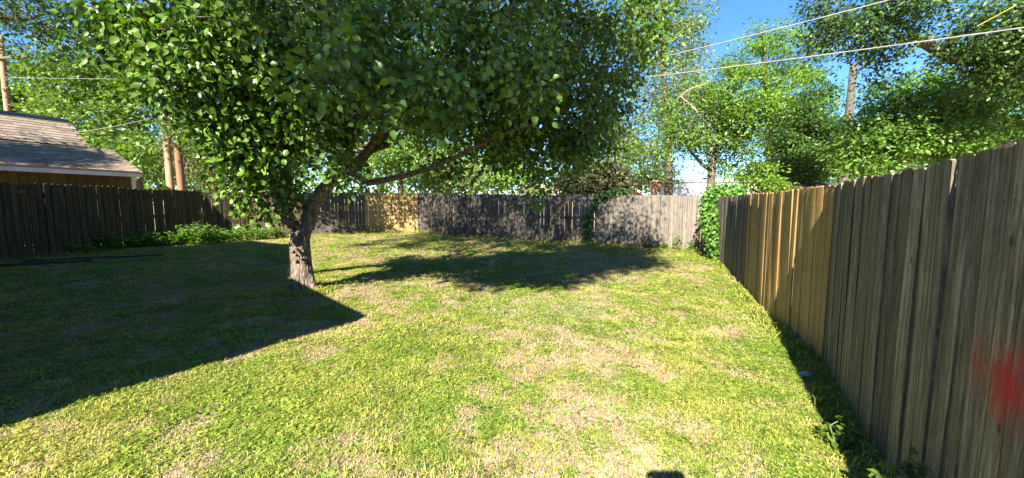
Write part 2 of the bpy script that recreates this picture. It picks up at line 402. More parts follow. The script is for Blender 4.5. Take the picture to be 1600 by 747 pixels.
# ------------------------------------------------------------------ the house behind and left of the camera that shades the lawn
def house_behind():
    d, bk = Vector((-.849, .528, 0)), Vector((-.528, -.849, 0))
    A = Vector((-3.32, 1.52, 0)); Lb = 9.0
    t = thing('house', 'pale house beside the yard whose shadow falls over the left of the lawn', 'house', (0, 0, 0))
    prof = [(0, 2.72), (3.12, 3.28), (7.6, 5.36), (10.25, 5.36), (10.5, 3.1), (13.6, 2.5)]
    V = []
    for k in (0, Lb):
        for w, h in prof: p = A + d * w + bk * k; V.append((p.x, p.y, h))
        for w, h in prof: p = A + d * w + bk * k; V.append((p.x, p.y, h - .16))
    n = len(prof); F = []
    for i in range(n - 1):
        F += [(i, i + 1, 2 * n + i + 1, 2 * n + i), (n + i + 1, n + i, 3 * n + i, 3 * n + i + 1), (i + 1, i, n + i, n + i + 1), (2 * n + i, 2 * n + i + 1, 3 * n + i + 1, 3 * n + i)]
    F += [(0, 2 * n, 3 * n, n), (n - 1, 2 * n - 1, 4 * n - 1, 3 * n - 1)]
    obj('roof', poly_mesh('roof', V, F), M['shingle_dark'], t)
    V = []
    o1 = .4
    wp = [(o1, 0)] + [(o1, 2.72 - .17 + .06)] + [(w, h - .17) for w, h in prof[1:-1]] + [(13.6 - o1, 2.5 - .17 + .07), (13.6 - o1, 0)]
    for k in (o1, Lb - o1):
        for w, h in wp: p = A + d * w + bk * k; V.append((p.x, p.y, h - (.02 if h == 0 else 0)))
    n = len(wp)
    F = [tuple(range(n)), tuple(range(2 * n - 1, n - 1, -1))] + [(i, (i + 1) % n, n + (i + 1) % n, n + i) for i in range(n)]
    obj('wall', poly_mesh('wall', V, F), M['hwall'], t)
    Mx = Matrix((( -d.x, bk.x, 0, 0), (-d.y, bk.y, 0, 0), (0, 0, 1, 0), (0, 0, 0, 1)))
    for w, zc_, sw, sh in ((2.2, 1.5, 1.0, 1.1), (5.2, 1.5, 1.4, 1.1), (9.0, 1.5, 1.4, 1.1), (8.6, 3.9, 1.0, 1.0)):
        c = A + d * w + bk * (o1 - .02)
        f = obj('window', box_mesh('window', (0, 0, 0), (sw, .06, sh), Matrix.Translation((c.x, c.y, zc_)) @ Mx), M['white'], t)
        obj('pane', box_mesh('pane', (0, -.02, 0), (sw - .14, .06, sh - .14), Matrix.Translation((c.x, c.y, zc_)) @ Mx), M['glass'], f)
    c = A + d * 3.7 + bk * (o1 - .02)
    f = obj('door', box_mesh('door', (0, 0, 0), (.95, .07, 2.05), Matrix.Translation((c.x, c.y, 1.1)) @ Mx), M['white'], t)
    obj('handle', box_mesh('handle', (-.38, -.06, 0), (.05, .08, .12), Matrix.Translation((c.x, c.y, 1.1)) @ Mx), M['wire_dark'], f)
house_behind()

# ------------------------------------------------------------------ fences
def board_variants(style, n=7):
    out = []
    for k in range(n):
        w = {'dog': .139, 'round': .142, 'flat': .14, 'wide': .148}[style] * random.uniform(.96, 1.02)
        th = .018
        c = {'dog': .017, 'round': .04, 'flat': .008, 'wide': .03}[style]
        H = 1.83
        zs = [0, .46, .92, 1.37, H - c]
        bow = random.uniform(-.0025, .0025); cup = random.uniform(-.003, .003); ph = random.uniform(0, 6)
        rows = []
        for z in zs:
            dx = bow * math.sin(z / H * math.pi); dy = .004 * math.sin(z * 2 + ph)
            rows.append([(-w / 2 + dx, dy, z), (dx, dy + cup, z), (w / 2 + dx, dy, z)])
        if style == 'round': rows.append([(-w / 2 * .72, 0, H - c * .32), (0, 0, H - .001), (w / 2 * .72, 0, H - c * .32)])
        else: rows.append([(-w / 2 + c, 0, H - random.uniform(0, .006)), (0, 0, H), (w / 2 - c, 0, H - random.uniform(0, .008))])
        V = []; nr = len(rows)
        for r in rows: V += r
        V += [(x, y + th, z) for r in rows for x, y, z in r]
        o = nr * 3; F = []
        for i in range(nr - 1):
            for j in range(2):
                a = i * 3 + j
                F += [(a, a + 1, a + 4, a + 3), (o + a + 1, o + a, o + a + 3, o + a + 4)]
            a = i * 3
            F += [(a, a + 3, o + a + 3, o + a), (a + 5, a + 2, o + a + 2, o + a + 5)]
        a = (nr - 1) * 3
        F += [(a, a + 1, o + a + 1, o + a), (a + 1, a + 2, o + a + 2, o + a + 1), (1, 0, o, o + 1), (2, 1, o + 1, o + 2)]
        me = poly_mesh('board', V, F); me.materials.append(M['old_grey'])
        out.append((me, w))
    return out
BV = {s: board_variants(s) for s in ('dog', 'round', 'flat', 'wide')}

def polyline(pts):
    pts = [Vector(p) for p in pts]; acc = [0]
    for a, b in zip(pts, pts[1:]): acc.append(acc[-1] + (b - a).length)
    def at(s):
        for i in range(len(pts) - 1):
            if s <= acc[i + 1] or i == len(pts) - 2:
                u = (s - acc[i]) / (acc[i + 1] - acc[i]); d = (pts[i + 1] - pts[i]).normalized()
                return pts[i].lerp(pts[i + 1], u), d
    return at, acc
def fence(label, pts, style, matf, gapf, jit=1.0, group=None, out_side=1, twist=1.2):
    """pts run along the yard side of the fence; out_side=+1 puts the rails on the left of the running direction"""
    p0 = pts[0]
    root = thing('wooden_fence', label, 'fence', (p0[0], p0[1], gz(*p0)), 0, group)
    loc0 = Vector(root.location)
    at, acc = polyline([(x, y, 0) for x, y in pts])
    s = .08; total = acc[-1]; k = 0
    while s < total - .05:
        p, d = at(s)
        me, w = random.choice(BV[style])
        m, lab = matf(s, p)
        o = bpy.data.objects.new('board', me); COL.objects.link(o); o.parent = root
        z = gz(p.x, p.y) - .01
        off = random.uniform(-.005, .005)
        nrm = Vector((-d.y, d.x, 0)) * out_side
        o.location = Vector((p.x, p.y, z)) + nrm * off - loc0
        # local +Y must point to the outer side
        ang = math.atan2(nrm.y, nrm.x) - math.pi / 2
        o.rotation_euler = (R(random.gauss(0, .25 * jit)), R(max(-.5, min(.5, random.gauss(0, .17 * jit)))), ang + R(random.gauss(0, twist)))
        hz = 1.0 + random.gauss(0, .0035 * jit)
        if label.startswith('long') and p.y < 3.8: hz += .022 * min(1, (3.8 - p.y) / 2.4)      # the near run stands a little taller
        o.scale = (1, 1, hz)
        o.material_slots[0].link = 'OBJECT'; o.material_slots[0].material = m
        if lab: o['label'] = lab
        s += w + gapf(s); k += 1
    # rails and posts on the outer side
    nb = max(1, round(total / 2.4))
    cuts = sorted(acc + [c for c in (total * i / nb for i in range(nb + 1)) if min(abs(c - q) for q in acc) > .45])
    for c in cuts:
        p, d = at(min(c, total - .01)); nrm = Vector((-d.y, d.x, 0)) * out_side
        ang = math.atan2(d.y, d.x); q = Vector((p.x, p.y, gz(p.x, p.y))) + nrm * .115 - loc0
        obj('post', box_mesh('post', (0, 0, .82), (.09, .09, 1.68), Matrix.Translation(q) @ Matrix.Rotation(ang, 4, 'Z')), M['rail'], root)
    for a, b in zip(cuts, cuts[1:]):
        pa, _ = at(a + .001); pb, _ = at(b - .001); d = (pb - pa).normalized(); nrm = Vector((-d.y, d.x, 0)) * out_side
        for h in (.28, .95, 1.6):
            A = Vector((pa.x, pa.y, gz(pa.x, pa.y) + h)) + nrm * .046 - loc0; B = Vector((pb.x, pb.y, gz(pb.x, pb.y) + h)) + nrm * .046 - loc0
            mid = (A + B) / 2; v = B - A
            mt = Matrix.Translation(mid) @ v.to_track_quat('X', 'Z').to_matrix().to_4x4()
            obj('rail', box_mesh('rail', (0, 0, 0), (v.length - .004, .038, .088), mt), M['rail'], root)
    return root

# left fence (runs forward from the house wall), back fence, right fence
LEFT = [(-11.5, 6.9), (-11.5, 12.3), (-11.25, 13.95), (-10.35, 15.2), (-8.75, 16.15)]
BACK = [(-8.7, 16.2), (-6.6, 17.55), (-4.33, 17.6), (-2.19, 16.56), (2.38, 14.37), (6.2, 12.45)]
RIGHT = [(6.12, 12.4), (5.5, 9.8), (3.86, 5.8), (3.17, 3.80), (2.47, 2.55), (1.96, 1.53), (.9, -.55), (-1.7, -6.2)]
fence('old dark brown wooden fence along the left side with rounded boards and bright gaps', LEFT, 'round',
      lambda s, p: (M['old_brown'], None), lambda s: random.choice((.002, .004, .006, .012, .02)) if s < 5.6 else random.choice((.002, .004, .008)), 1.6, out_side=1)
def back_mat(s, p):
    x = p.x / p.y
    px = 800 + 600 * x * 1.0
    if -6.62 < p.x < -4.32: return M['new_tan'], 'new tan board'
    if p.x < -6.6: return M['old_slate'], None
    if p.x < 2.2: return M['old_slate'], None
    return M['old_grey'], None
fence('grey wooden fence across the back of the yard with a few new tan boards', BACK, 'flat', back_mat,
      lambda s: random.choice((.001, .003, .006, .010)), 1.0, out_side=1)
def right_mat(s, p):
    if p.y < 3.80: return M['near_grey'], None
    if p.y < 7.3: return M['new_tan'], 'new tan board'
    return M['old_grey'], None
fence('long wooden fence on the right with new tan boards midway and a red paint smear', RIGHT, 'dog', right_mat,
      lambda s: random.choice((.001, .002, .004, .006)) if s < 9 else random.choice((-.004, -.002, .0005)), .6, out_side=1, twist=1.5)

# ------------------------------------------------------------------ the neighbour's shed beyond the left fence
def shed():
    u = Vector((-.407, -.914, 0))           # along the eave, from the far (right) end towards us
    v = Vector((-.914, .407, 0))            # away from the yard
    E = Vector((-14.2, 14.9, 0)); L = 6.2
    t = thing('shed', 'shed with brown shingled gambrel roof, pale fascia and yellow board walls behind the left fence', 'shed', (0, 0, 0))
    def pt(a, b, h): q = E + u * a + v * b; return Vector((q.x, q.y, h))
    # walls
    def slabpts(quad, th):
        n = (quad[1] - quad[0]).cross(quad[3] - quad[0]).normalized()
        if n.z < 0: n = -n
        V = [*quad] + [q - n * th for q in quad]
        return V, [(0, 1, 2, 3), (7, 6, 5, 4), (0, 4, 5, 1), (1, 5, 6, 2), (2, 6, 7, 3), (3, 7, 4, 0)], n
    wall_in = .28
    # wall core
    w = [pt(.12, wall_in, 0), pt(L - .2, wall_in, 0), pt(L - .2, 5.2, 0), pt(.12, 5.2, 0)]
    V = [(q.x, q.y, .0) for q in w] + [(q.x, q.y, 2.70) for q in w]
    F = [(0, 1, 5, 4), (1, 2, 6, 5), (2, 3, 7, 6), (3, 0, 4, 7), (4, 5, 6, 7)]
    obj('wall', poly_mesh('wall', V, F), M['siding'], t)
    # siding boards on the wall facing the yard
    bw = .21; me = None
    ang = math.atan2(u.y, u.x)
    k = 0; a = .34
    while a < L - .4:
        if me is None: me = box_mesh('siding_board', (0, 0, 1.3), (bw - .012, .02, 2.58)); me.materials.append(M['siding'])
        o = bpy.data.objects.new('siding_board', me); link(o, t)
        q = pt(a, wall_in - .012 - .004 * (k % 2), .1); o.location = q; o.rotation_euler = (0, 0, ang); a += bw; k += 1
    q = pt(.17, wall_in - .02, 1.4)
    obj('corner_trim', box_mesh('corner_trim', (0, 0, 0), (.12, .05, 2.62), Matrix.Translation(q) @ Matrix.Rotation(ang, 4, 'Z')), M['fascia'], t)
    q = pt(L / 2, -.02, 2.66)
    obj('fascia', box_mesh('fascia', (0, 0, 0), (L, .03, .17), Matrix.Translation(q) @ Matrix.Rotation(ang, 4, 'Z')), M['fascia'], t)
    q = pt(L / 2, .14, 2.60)
    obj('soffit', box_mesh('soffit', (0, 0, 0), (L - .02, .27, .02), Matrix.Translation(q) @ Matrix.Rotation(ang, 4, 'Z')), M['fascia'], t)
    # roof slopes: a quad is (eave far, eave near, top near, top far)
    def slope(quad, rows, cols, shown, parent_name):
        V, F, n = slabpts(quad, .06)
        ro = obj(parent_name, poly_mesh(parent_name, V, F), M['shingle'], t)
        e0, e1, t1, t0 = quad
        d = (e1 - e0).normalized(); up = ((t0 - e0) - d * (t0 - e0).dot(d)).normalized()
        Wd = (e1 - e0).length; Hh = (t0 - e0).length; hup = (t0 - e0).dot(up)
        ex = hup / rows; tw = shown / cols
        me = poly_mesh('shingle', [(-tw / 2 + .004, 0, .022), (tw / 2 - .004, 0, .022), (tw / 2 - .004, ex * 1.12, .006), (-tw / 2 + .004, ex * 1.12, .006),
                                   (-tw / 2 + .004, 0, 0), (tw / 2 - .004, 0, 0), (tw / 2 - .004, ex * 1.12, 0), (-tw / 2 + .004, ex * 1.12, 0)],
                       [(0, 1, 2, 3), (4, 5, 1, 0), (5, 6, 2, 1), (7, 4, 0, 3)])
        me.materials.append(M['shingle'])
        rot = Matrix((d, up, n)).transposed().to_4x4()
        rest = bmesh.new()
        sk0 = (t0 - e0).dot(d); 
        for r in range(rows):
            lo = sk0 * (r / rows); hi = Wd - ((e1 - t1).dot(d)) * (r / rows)
            x = lo + tw * (.5 if r % 2 else .75)
            while x + tw / 2 < hi - .01:
                p = e0 + d * x + up * (ex * r) + n * .004
                m4 = Matrix.Translation(p) @ rot @ Matrix.Rotation(R(random.gauss(0, .4)), 4, 'Z')
                if x < shown:
                    o = bpy.data.objects.new('shingle', me); link(o, ro); o.matrix_local = m4
                else:
                    vs = [rest.verts.new(m4 @ vv.co) for vv in me.vertices]
                    for pl in me.polygons: rest.faces.new([vs[i] for i in pl.vertices])
                x += tw
        if len(rest.verts):
            tag(obj('shingle_courses', rest, M['shingle'], ro), kind='stuff')
        else: rest.free()
        return ro
    slope([pt(-.02, -.06, 2.76), pt(L, -.06, 2.76), pt(L, 2.2, 3.72), pt(-.02, 2.2, 3.72)], 16, 9, 4.1, 'lower_roof')
    # upper roof, set back from the far end, steeper, its far end hipped
    slope([pt(.62, 2.15, 3.74), pt(L, 2.15, 3.74), pt(L, 3.25, 4.86), pt(.80, 3.25, 4.86)], 11, 8, 3.9, 'upper_roof')
    V = [pt(.80, 3.25, 4.86), pt(L, 3.25, 4.86), pt(L, 5.2, 3.7), pt(.62, 5.2, 3.7), pt(.62, 2.15, 3.70)]
    obj('rear_roof', poly_mesh('rear_roof', V, [(0, 1, 2, 3), (0, 3, 4)]), M['shingle'], t)
    V = [pt(.12, 2.2, 3.68), pt(L - .1, 2.2, 3.68), pt(L - .1, 5.2, 3.6), pt(.12, 5.2, 3.6)]
    obj('flat_roof', poly_mesh('flat_roof', V, [(0, 1, 2, 3)]), M['shingle'], t)
shed()

# ------------------------------------------------------------------ buildings behind the back fence
def ortho_building(name, label, cat, c, size, rz, wallm, roofm, roof='gable', rise=1.0, over=.3, siding=True, extras=None):
    """box house at ground centre c, ridge along local X"""
    t = thing(name, label, cat, c, rz)
    L, W, H = size
    V = [(-L / 2, -W / 2, -.3), (L / 2, -W / 2, -.3), (L / 2, W / 2, -.3), (-L / 2, W / 2, -.3), (-L / 2, -W / 2, H), (L / 2, -W / 2, H), (L / 2, W / 2, H), (-L / 2, W / 2, H)]
    F = [(0, 1, 5, 4), (1, 2, 6, 5), (2, 3, 7, 6), (3, 0, 4, 7), (4, 5, 6, 7)]
    if roof == 'gable':
        V += [(-L / 2, 0, H + rise), (L / 2, 0, H + rise)]; F = [(0, 1, 5, 4), (1, 2, 6, 9, 5), (2, 3, 7, 6), (3, 0, 4, 8, 7)]
    obj('wall', poly_mesh('wall', V, F), wallm, t)
    if siding:
        bm = bmesh.new(); z = .1
        while z < H - .1:
            add_box(bm, (0, -W / 2 - .012, z), (L - .04, .02, .16)); z += .19
        tag(obj('siding_courses', bm, wallm, t), kind='stuff')
    o = over; s = rise / (W / 2)
    if roof == 'gable':
        for sg in (-1, 1):
            ya, yb = sg * (W / 2 + o), 0
            za, zb = H - s * o + .03, H + rise + .03
            V = [(-L / 2 - o, ya, za), (L / 2 + o, ya, za), (L / 2 + o, yb, zb), (-L / 2 - o, yb, zb)]
            V += [(x, y, z + .1) for x, y, z in V]
            obj('roof', poly_mesh('roof', V, [(0, 1, 2, 3), (4, 5, 6, 7), (0, 1, 5, 4), (1, 2, 6, 5), (2, 3, 7, 6), (3, 0, 4, 7)]), roofm, t)
            obj('rake_board', poly_mesh('rake_board', [(L / 2 + o + .005, ya, za - .04), (L / 2 + o + .005, yb, zb - .04), (L / 2 + o + .005, yb, zb + .11), (L / 2 + o + .005, ya, za + .11),
                                                       (L / 2 + o + .035, ya, za - .04), (L / 2 + o + .035, yb, zb - .04), (L / 2 + o + .035, yb, zb + .11), (L / 2 + o + .035, ya, za + .11)],
                                                      [(0, 1, 2, 3), (4, 5, 6, 7), (0, 1, 5, 4), (2, 3, 7, 6), (3, 0, 4, 7), (1, 2, 6, 5)]), M['fascia'], t)
    else:
        obj('roof', box_mesh('roof', (0, 0, H + .1), (L + .3, W + .3, .2)), roofm, t)
    if extras: extras(t)
    return t
def win(t, x, y, z, w, h):
    f = obj('window', box_mesh('window', (x, y - .03, z), (w, .06, h)), M['white'], t); obj('pane', box_mesh('pane', (x, y - .05, z), (w - .14, .06, h - .14)), M['glass'], f)
q = P(1140, 300, 35)
ortho_building('white_house', 'long low white house seen over the right end of the back fence', 'house', (q.x, q.y + 2, 0), (10.2, 5.5, 3.5), R(-4), M['white'], M['fascia'], 'flat', extras=lambda t: (win(t, 1.6, -2.75, 1.3, 1.1, 1.0), win(t, -1.8, -2.75, 1.3, 1.1, 1.0)))
q = P(938, 300, 24)
def chim(t):
    obj('chimney', box_mesh('chimney', (3.4, 2.3, 2.0), (.5, .5, 4.4)), M['brick'], t)
ortho_building('gabled_house', 'gabled house with pale rake board half hidden by bushes behind the back fence', 'house', (q.x, q.y + 3.5, 0), (6, 6.2, 1.9), R(-90), M['tanwall'], M['shingle'], 'gable', 1.75, .35, False)
q = P(1024, 300, 23)
t = thing('brick_chimney', 'slim red brown brick chimney right of the gabled house', 'chimney', (q.x, q.y, -.1))
obj('shaft', box_mesh('shaft', (0, 0, 1.45), (.42, .42, 3.0)), M['brick'], t); obj('cap', box_mesh('cap', (0, 0, 2.99), (.54, .54, .08)), M['tanwall'], t)
q = P(856, 300, 27)
ortho_building('far_shed', 'pale grey garage glimpsed under the tree above the back fence', 'garage', (q.x, q.y + 2, 0), (3.2, 3.5, 2.4), R(6), M['fascia'], M['shingle'], 'gable', .7, .2, True)
q = P(1290, 300, 15)
ortho_building('grey_roofed_house', 'low house with dark grey roof just above the right fence', 'house', (q.x + 1.6, q.y + 2, -.1), (5, 3.6, 1.75), R(28), M['hwall'], M['shingle_dark'], 'gable', .7, .3, False)

# ------------------------------------------------------------------ trees
OVATE_V = np.array([(0, 0, 0), (-.33, .28, .07), (-.30, .62, .06), (0, 1, -.10), (.30, .62, .06), (.33, .28, .07), (0, .45, -.02)])
OVATE_F = np.array([(0, 6, 1), (1, 6, 2), (2, 6, 3), (3, 6, 4), (4, 6, 5), (5, 6, 0)])
KITE_V = np.array([(0, 0, 0), (-.30, .45, .05), (0, 1, -.06), (.30, .45, .05)])
KITE_F = np.array([(0, 2, 1), (0, 3, 2)])
SPRAY_V = np.array([(0, 0, 0), (-.14, .5, .03), (0, 1, -.05), (.14, .5, .03)])
def frames(nrm, dirv):
    d = dirv / (np.linalg.norm(dirv, axis=1)[:, None] + 1e-9)
    n = nrm - d * (nrm * d).sum(1)[:, None]; n /= np.linalg.norm(n, axis=1)[:, None] + 1e-9
    return np.cross(d, n), d, n
def leaf_mesh(name, pos, size, nrm, dirv, var, TV, TF):
    u, d, n = frames(nrm, dirv)
    V = pos[:, None] + size[:, None, None] * (TV[None, :, 0:1] * u[:, None] + TV[None, :, 1:2] * d[:, None] + TV[None, :, 2:3] * n[:, None])
    k = len(TV)
    F = (TF[None] + (np.arange(len(pos)) * k)[:, None, None]).reshape(-1, 3)
    return mesh_np(name, V.reshape(-1, 3), F, False, {'var': np.repeat(var, k)})

def grow(trunks, attr, bias=.35, jit=.12, sag=0.0, twig=.006, tip=None, expn=2.3, r_max=None):
    """connect attractor points to given trunk polylines [(pts, r0, r1)], nearest first; returns node arrays"""
    pos = []; par = []; fixed = []; plen = []
    for pts, r0, r1, parent in trunks:
        prev = -1
        if parent is not None and pos:
            dd = np.linalg.norm(np.array(pos) - np.array(pts[0]), axis=1); prev = int(dd.argmin())
        for i, p in enumerate(pts):
            pos.append(np.array(p, float)); par.append(prev); fixed.append(r0 + (r1 - r0) * i / max(1, len(pts) - 1))
            plen.append(0 if prev < 0 else plen[prev] + .35 * np.linalg.norm(pos[-1] - pos[prev])); prev = len(pos) - 1
    n0 = len(pos)
    A = np.asarray(attr); root = np.mean(np.array(pos), axis=0)
    A = A[np.argsort(np.min(np.linalg.norm(A[:, None] - np.array(pos)[None], axis=2), axis=1))]
    cap = n0 + len(A) * 4 + 8
    PP = np.zeros((cap, 3)); PL = np.zeros(cap); PP[:n0] = pos; PL[:n0] = plen; n = n0
    ends = []
    for a in A:
        d = np.linalg.norm(PP[:n] - a, axis=1)
        cost = d + bias * PL[:n] + .25 * np.maximum(0, PP[:n, 2] - a[2])
        j = int(cost.argmin()); L = d[j]
        k = 1 if L < .35 else (2 if L < .9 else 3)
        prev = j
        for i in range(1, k + 1):
            f = i / k
            p = PP[j] * (1 - f) + a * f
            if i < k: p = p + rng.standard_normal(3) * jit * L * .5 + np.array([0, 0, (.12 - sag) * L * math.sin(f * math.pi)])
            PP[n] = p; PL[n] = PL[prev] + np.linalg.norm(p - PP[prev]); par.append(prev); fixed.append(0); prev = n; n += 1
        ends.append(prev)
    PP = PP[:n]; par = np.array(par); rad = np.zeros(n)
    acc = np.zeros(n); ch = [[] for _ in range(n)]
    for i in range(n - 1, -1, -1):
        r = max(acc[i], twig ** expn) ; rad[i] = r ** (1 / expn)
        if par[i] >= 0:
            acc[par[i]] += r; ch[par[i]].append(i)
    if r_max: rad = np.minimum(rad, r_max)
    fx = np.array(fixed); rad = np.where(fx > 0, fx, rad)
    for i in range(n0, n): rad[i] = min(rad[i], rad[par[i]] * .9)
    return PP, par, rad, ch, np.array(ends), n0
def tree_tubes(PP, par, rad, ch, n0, rmin=0.0, rough=.04):
    T = Tubes(); n = len(PP)
    done = np.zeros(n, bool)
    for i in range(n):
        if done[i] or (par[i] >= 0 and not done[par[i]] and False): continue
        if done[i]: continue
        chain = [i] if par[i] < 0 else [par[i], i]
        done[i] = True; c = i
        while True:
            nx = [q for q in ch[c] if not done[q]]
            if not nx: break
            c = max(nx, key=lambda q: rad[q]); done[c] = True; chain.append(c)
        if len(chain) < 2: continue
        r = rad[chain].copy()
        if par[i] >= 0: r[0] = min(r[0], r[1] * 1.15)
        if r.max() < rmin: continue
        mx = r.max()
        T.add(PP[chain], r, 14 if mx > .1 else (7 if mx > .03 else (5 if mx > .012 else 3)), rough if mx > .02 else 0)
    return T
def blob_points(blobs, dens_shell=.55):
    """blobs: (centre, (rx,ry,rz), n); points inside ellipsoids, favouring the outer shell"""
    out = []
    for c, r, n in blobs:
        v = rng.standard_normal((n, 3)); v /= np.linalg.norm(v, axis=1)[:, None]
        q = np.where(rng.random(n) < dens_shell, rng.uniform(.72, 1.0, n), rng.random(n) ** (1 / 3) * .9)
        out.append(np.array(c) + v * q[:, None] * np.array(r))
    return np.concatenate(out)
def scatter_leaves(PP, ends, par, per, spread, size, droop=.3, up=.5, outw=None, flat=1.0, centre=None):
    e = np.repeat(ends, per); N = len(e)
    f = rng.random(N)[:, None] * .8
    base = PP[e] * (1 - f) + PP[par[e]] * f
    off = rng.standard_normal((N, 3)) * spread * np.array([1, 1, flat])
    pos = base + off
    d = off / (np.linalg.norm(off, axis=1)[:, None] + 1e-9) + rng.standard_normal((N, 3)) * .5 + np.array([0, 0, -droop])
    nrm = rng.standard_normal((N, 3)) * .55 + np.array([0, 0, up])
    if centre is not None:
        o = pos - np.array(centre); o /= np.linalg.norm(o, axis=1)[:, None]; nrm = nrm + o * .6
    tvar = np.repeat(rng.random(len(ends)), per)
    var = np.clip(.6 * tvar + .45 * rng.random(N) - .03, 0, 1)
    return pos, size * rng.uniform(.65, 1.25, N), nrm, d, var

def px_blob(px, py, rx, ry, Y, n, ydepth=None):
    c = P(px, py, Y); k = Y / FPX
    return (tuple(c), (rx * k, (ydepth if ydepth else (rx + ry) / 2 * k), ry * k), n)

# ---- the tree on the lawn
def main_tree():
    base = Vector((-3.48, 6.32, gz(-3.48, 6.32)))
    t = thing('pear_tree', 'broad leafy tree with thick forked grey trunk standing on the lawn', 'tree', (0, 0, 0))
    Y = 6.32
    tr = [base - Vector((0, 0, .1)), base + Vector((0, 0, .02)), base + Vector((-.0, 0, .18)), base + Vector((-.01, 0, .5)), base + Vector((-.02, 0, .85)), P(473, 352, Y)]
    rr = [.245, .195, .168, .146, .142, .145]
    limbR = [P(478, 356, Y), P(488, 322, Y), P(502, 300, Y + .02), P(523, 279, Y + .06), P(555, 262, Y + .12), P(580, 234, Y + .2), P(606, 226, Y + .4)]
    limbR2 = [P(580, 234, Y + .2), P(612, 205, Y + .2), P(655, 183, Y + .4), P(684, 162, Y + .6), P(720, 120, Y + .7)]
    limbLong = [P(545, 268, Y + .1), P(576, 286, Y + .1), P(624, 277, Y - .1), P(673, 263, Y - .3), P(711, 246, Y - .4), P(770, 215, Y - .4), P(840, 190, Y - .3)]
    limbUp = [P(523, 279, Y + .06), P(537, 240, Y), P(545, 190, Y - .2), P(548, 120, Y - .3), P(540, 30, Y - .4), P(538, -120, Y - .4), P(560, -330, Y - .2)]
    limbL = [P(468, 360, Y), P(452, 344, Y), P(440, 318, Y - .1), P(444, 280, Y - .3), P(452, 230, Y - .5), P(455, 150, Y - .6), P(440, 20, Y - .6), P(430, -200, Y - .5)]
    limbL2 = [P(440, 318, Y - .1), P(428, 290, Y - .4), P(395, 235, Y - .9), P(340, 170, Y - 1.3), P(270, 110, Y - 1.6), P(200, 60, Y - 1.7)]
    limbC = [P(523, 279, Y + .06), P(556, 205, Y - .5), P(580, 130, Y - .9), P(590, 40, Y - 1.0), P(600, -90, Y - 1.0)]
    limbD = [P(555, 262, Y + .12), P(600, 200, Y + .1), P(690, 130, Y - .2), P(770, 60, Y - .3), P(830, -40, Y - .2)]
    limbB = [P(502, 300, Y + .02), P(560, 240, Y + 1.2), P(640, 160, Y + 2.2), P(720, 60, Y + 3)]
    trunks = [(limbR, .125, .055, None), (limbR2, .055, .025, 1), (limbLong, .06, .024, 1), (limbUp, .10, .04, 1), (limbL, .115, .04, None), (limbL2, .05, .02, 1), (limbB, .075, .03, 1), (limbC, .07, .03, 1), (limbD, .065, .025, 1)]
    blobs = []
    # lower skirt and body of the crown, all in front of / around the trunk
    k = 1.0
    def B(px, py, rx, ry, Y, n, yd=None): blobs.append(px_blob(px, py, rx, ry, Y, n, yd))
    B(228, 48, 66, 55, 5.0, 60, .7); B(310, 108, 66, 58, 4.8, 75, .8); B(395, 200, 52, 70, 5.2, 75, .7); B(415, 235, 52, 56, 5.3, 50, .55)
    B(400, 120, 95, 100, 5.1, 125, .9); B(500, 205, 40, 40, 5.5, 30, .4); B(335, 15, 110, 60, 4.8, 100, 1.0)
    B(400, 345, 16, 26, 5.3, 7, .2); B(375, 285, 28, 30, 5.3, 14, .3); B(548, 272, 20, 20, 5.4, 9, .2); B(432, 300, 30, 22, 5.6, 10, .3)
    B(540, 100, 120, 110, 5.3, 130, 1.2); B(690, 100, 130, 100, 5.6, 150, 1.3); B(640, 170, 80, 35, 6.8, 40, 1.2); B(800, 90, 110, 100, 5.8, 130, 1.3)
    B(770, 185, 105, 50, 6.4, 100, 1.3); B(870, 160, 95, 85, 6.6, 115, 1.3); B(925, 110, 80, 95, 6.8, 105, 1.2); B(975, 60, 58, 64, 7.0, 55, 1.0)
    B(850, 235, 75, 40, 7.0, 65, 1.0); B(915, 215, 55, 45, 7.2, 50, .9); B(830, 298, 14, 22, 7.4, 5, .15); B(790, 245, 60, 22, 7.4, 25, .8)
    B(1000, 40, 42, 48, 7.0, 28, .6)
    # rear half and top (mostly out of the frame; they shade the lawn and the fence)
    blobs += [((-4.0, 8.2, 4.4), (2.4, 1.7, 1.7), 110), ((-1.2, 9.2, 4.6), (2.6, 1.7, 1.9), 130), ((.7, 8.6, 4.4), (1.7, 1.5, 1.6), 85),
              ((-3.6, 6.3, 6.4), (3.0, 2.8, 2.0), 230), ((-.4, 6.8, 6.4), (2.8, 2.6, 2.0), 230), ((-2.4, 6.8, 8.6), (2.9, 2.6, 1.9), 220), ((.7, 7.2, 6.0), (1.4, 1.8, 1.6), 85),
              ((-5.6, 10.3, 6.0), (1.5, 1.4, 1.6), 150), ((-3.6, 10.2, 6.4), (1.5, 1.4, 1.6), 140), ((-6.2, 8.0, 4.3), (1.3, 1.3, 1.2), 110), ((-5.0, 8.8, 5.8), (1.5, 1.4, 1.5), 110), ((-5.2, 8.0, 7.6), (2.0, 1.8, 1.8), 150), ((-6.8, 8.2, 6.2), (1.4, 1.4, 1.2), 80), ((-3.4, 8.6, 7.0), (2.4, 1.8, 2.0), 130), ((-.4, 9.0, 7.0), (2.2, 1.8, 2.0), 130)]
    blobs += [((-1.5, 4.15, 2.8), (1.0, .6, .45), 40), ((-.4, 4.7, 2.85), (.9, .6, .5), 40), px_blob(690, 258, 60, 14, 6.1, 14)]
    A = blob_points([(c, r, max(3, int(n * .56))) for c, r, n in blobs], .5)
    # the sight line must stay clear of leaves close to the lens
    A = A[np.linalg.norm(A - np.array([0, 0, CAM_Z]), axis=1) > 2.6]
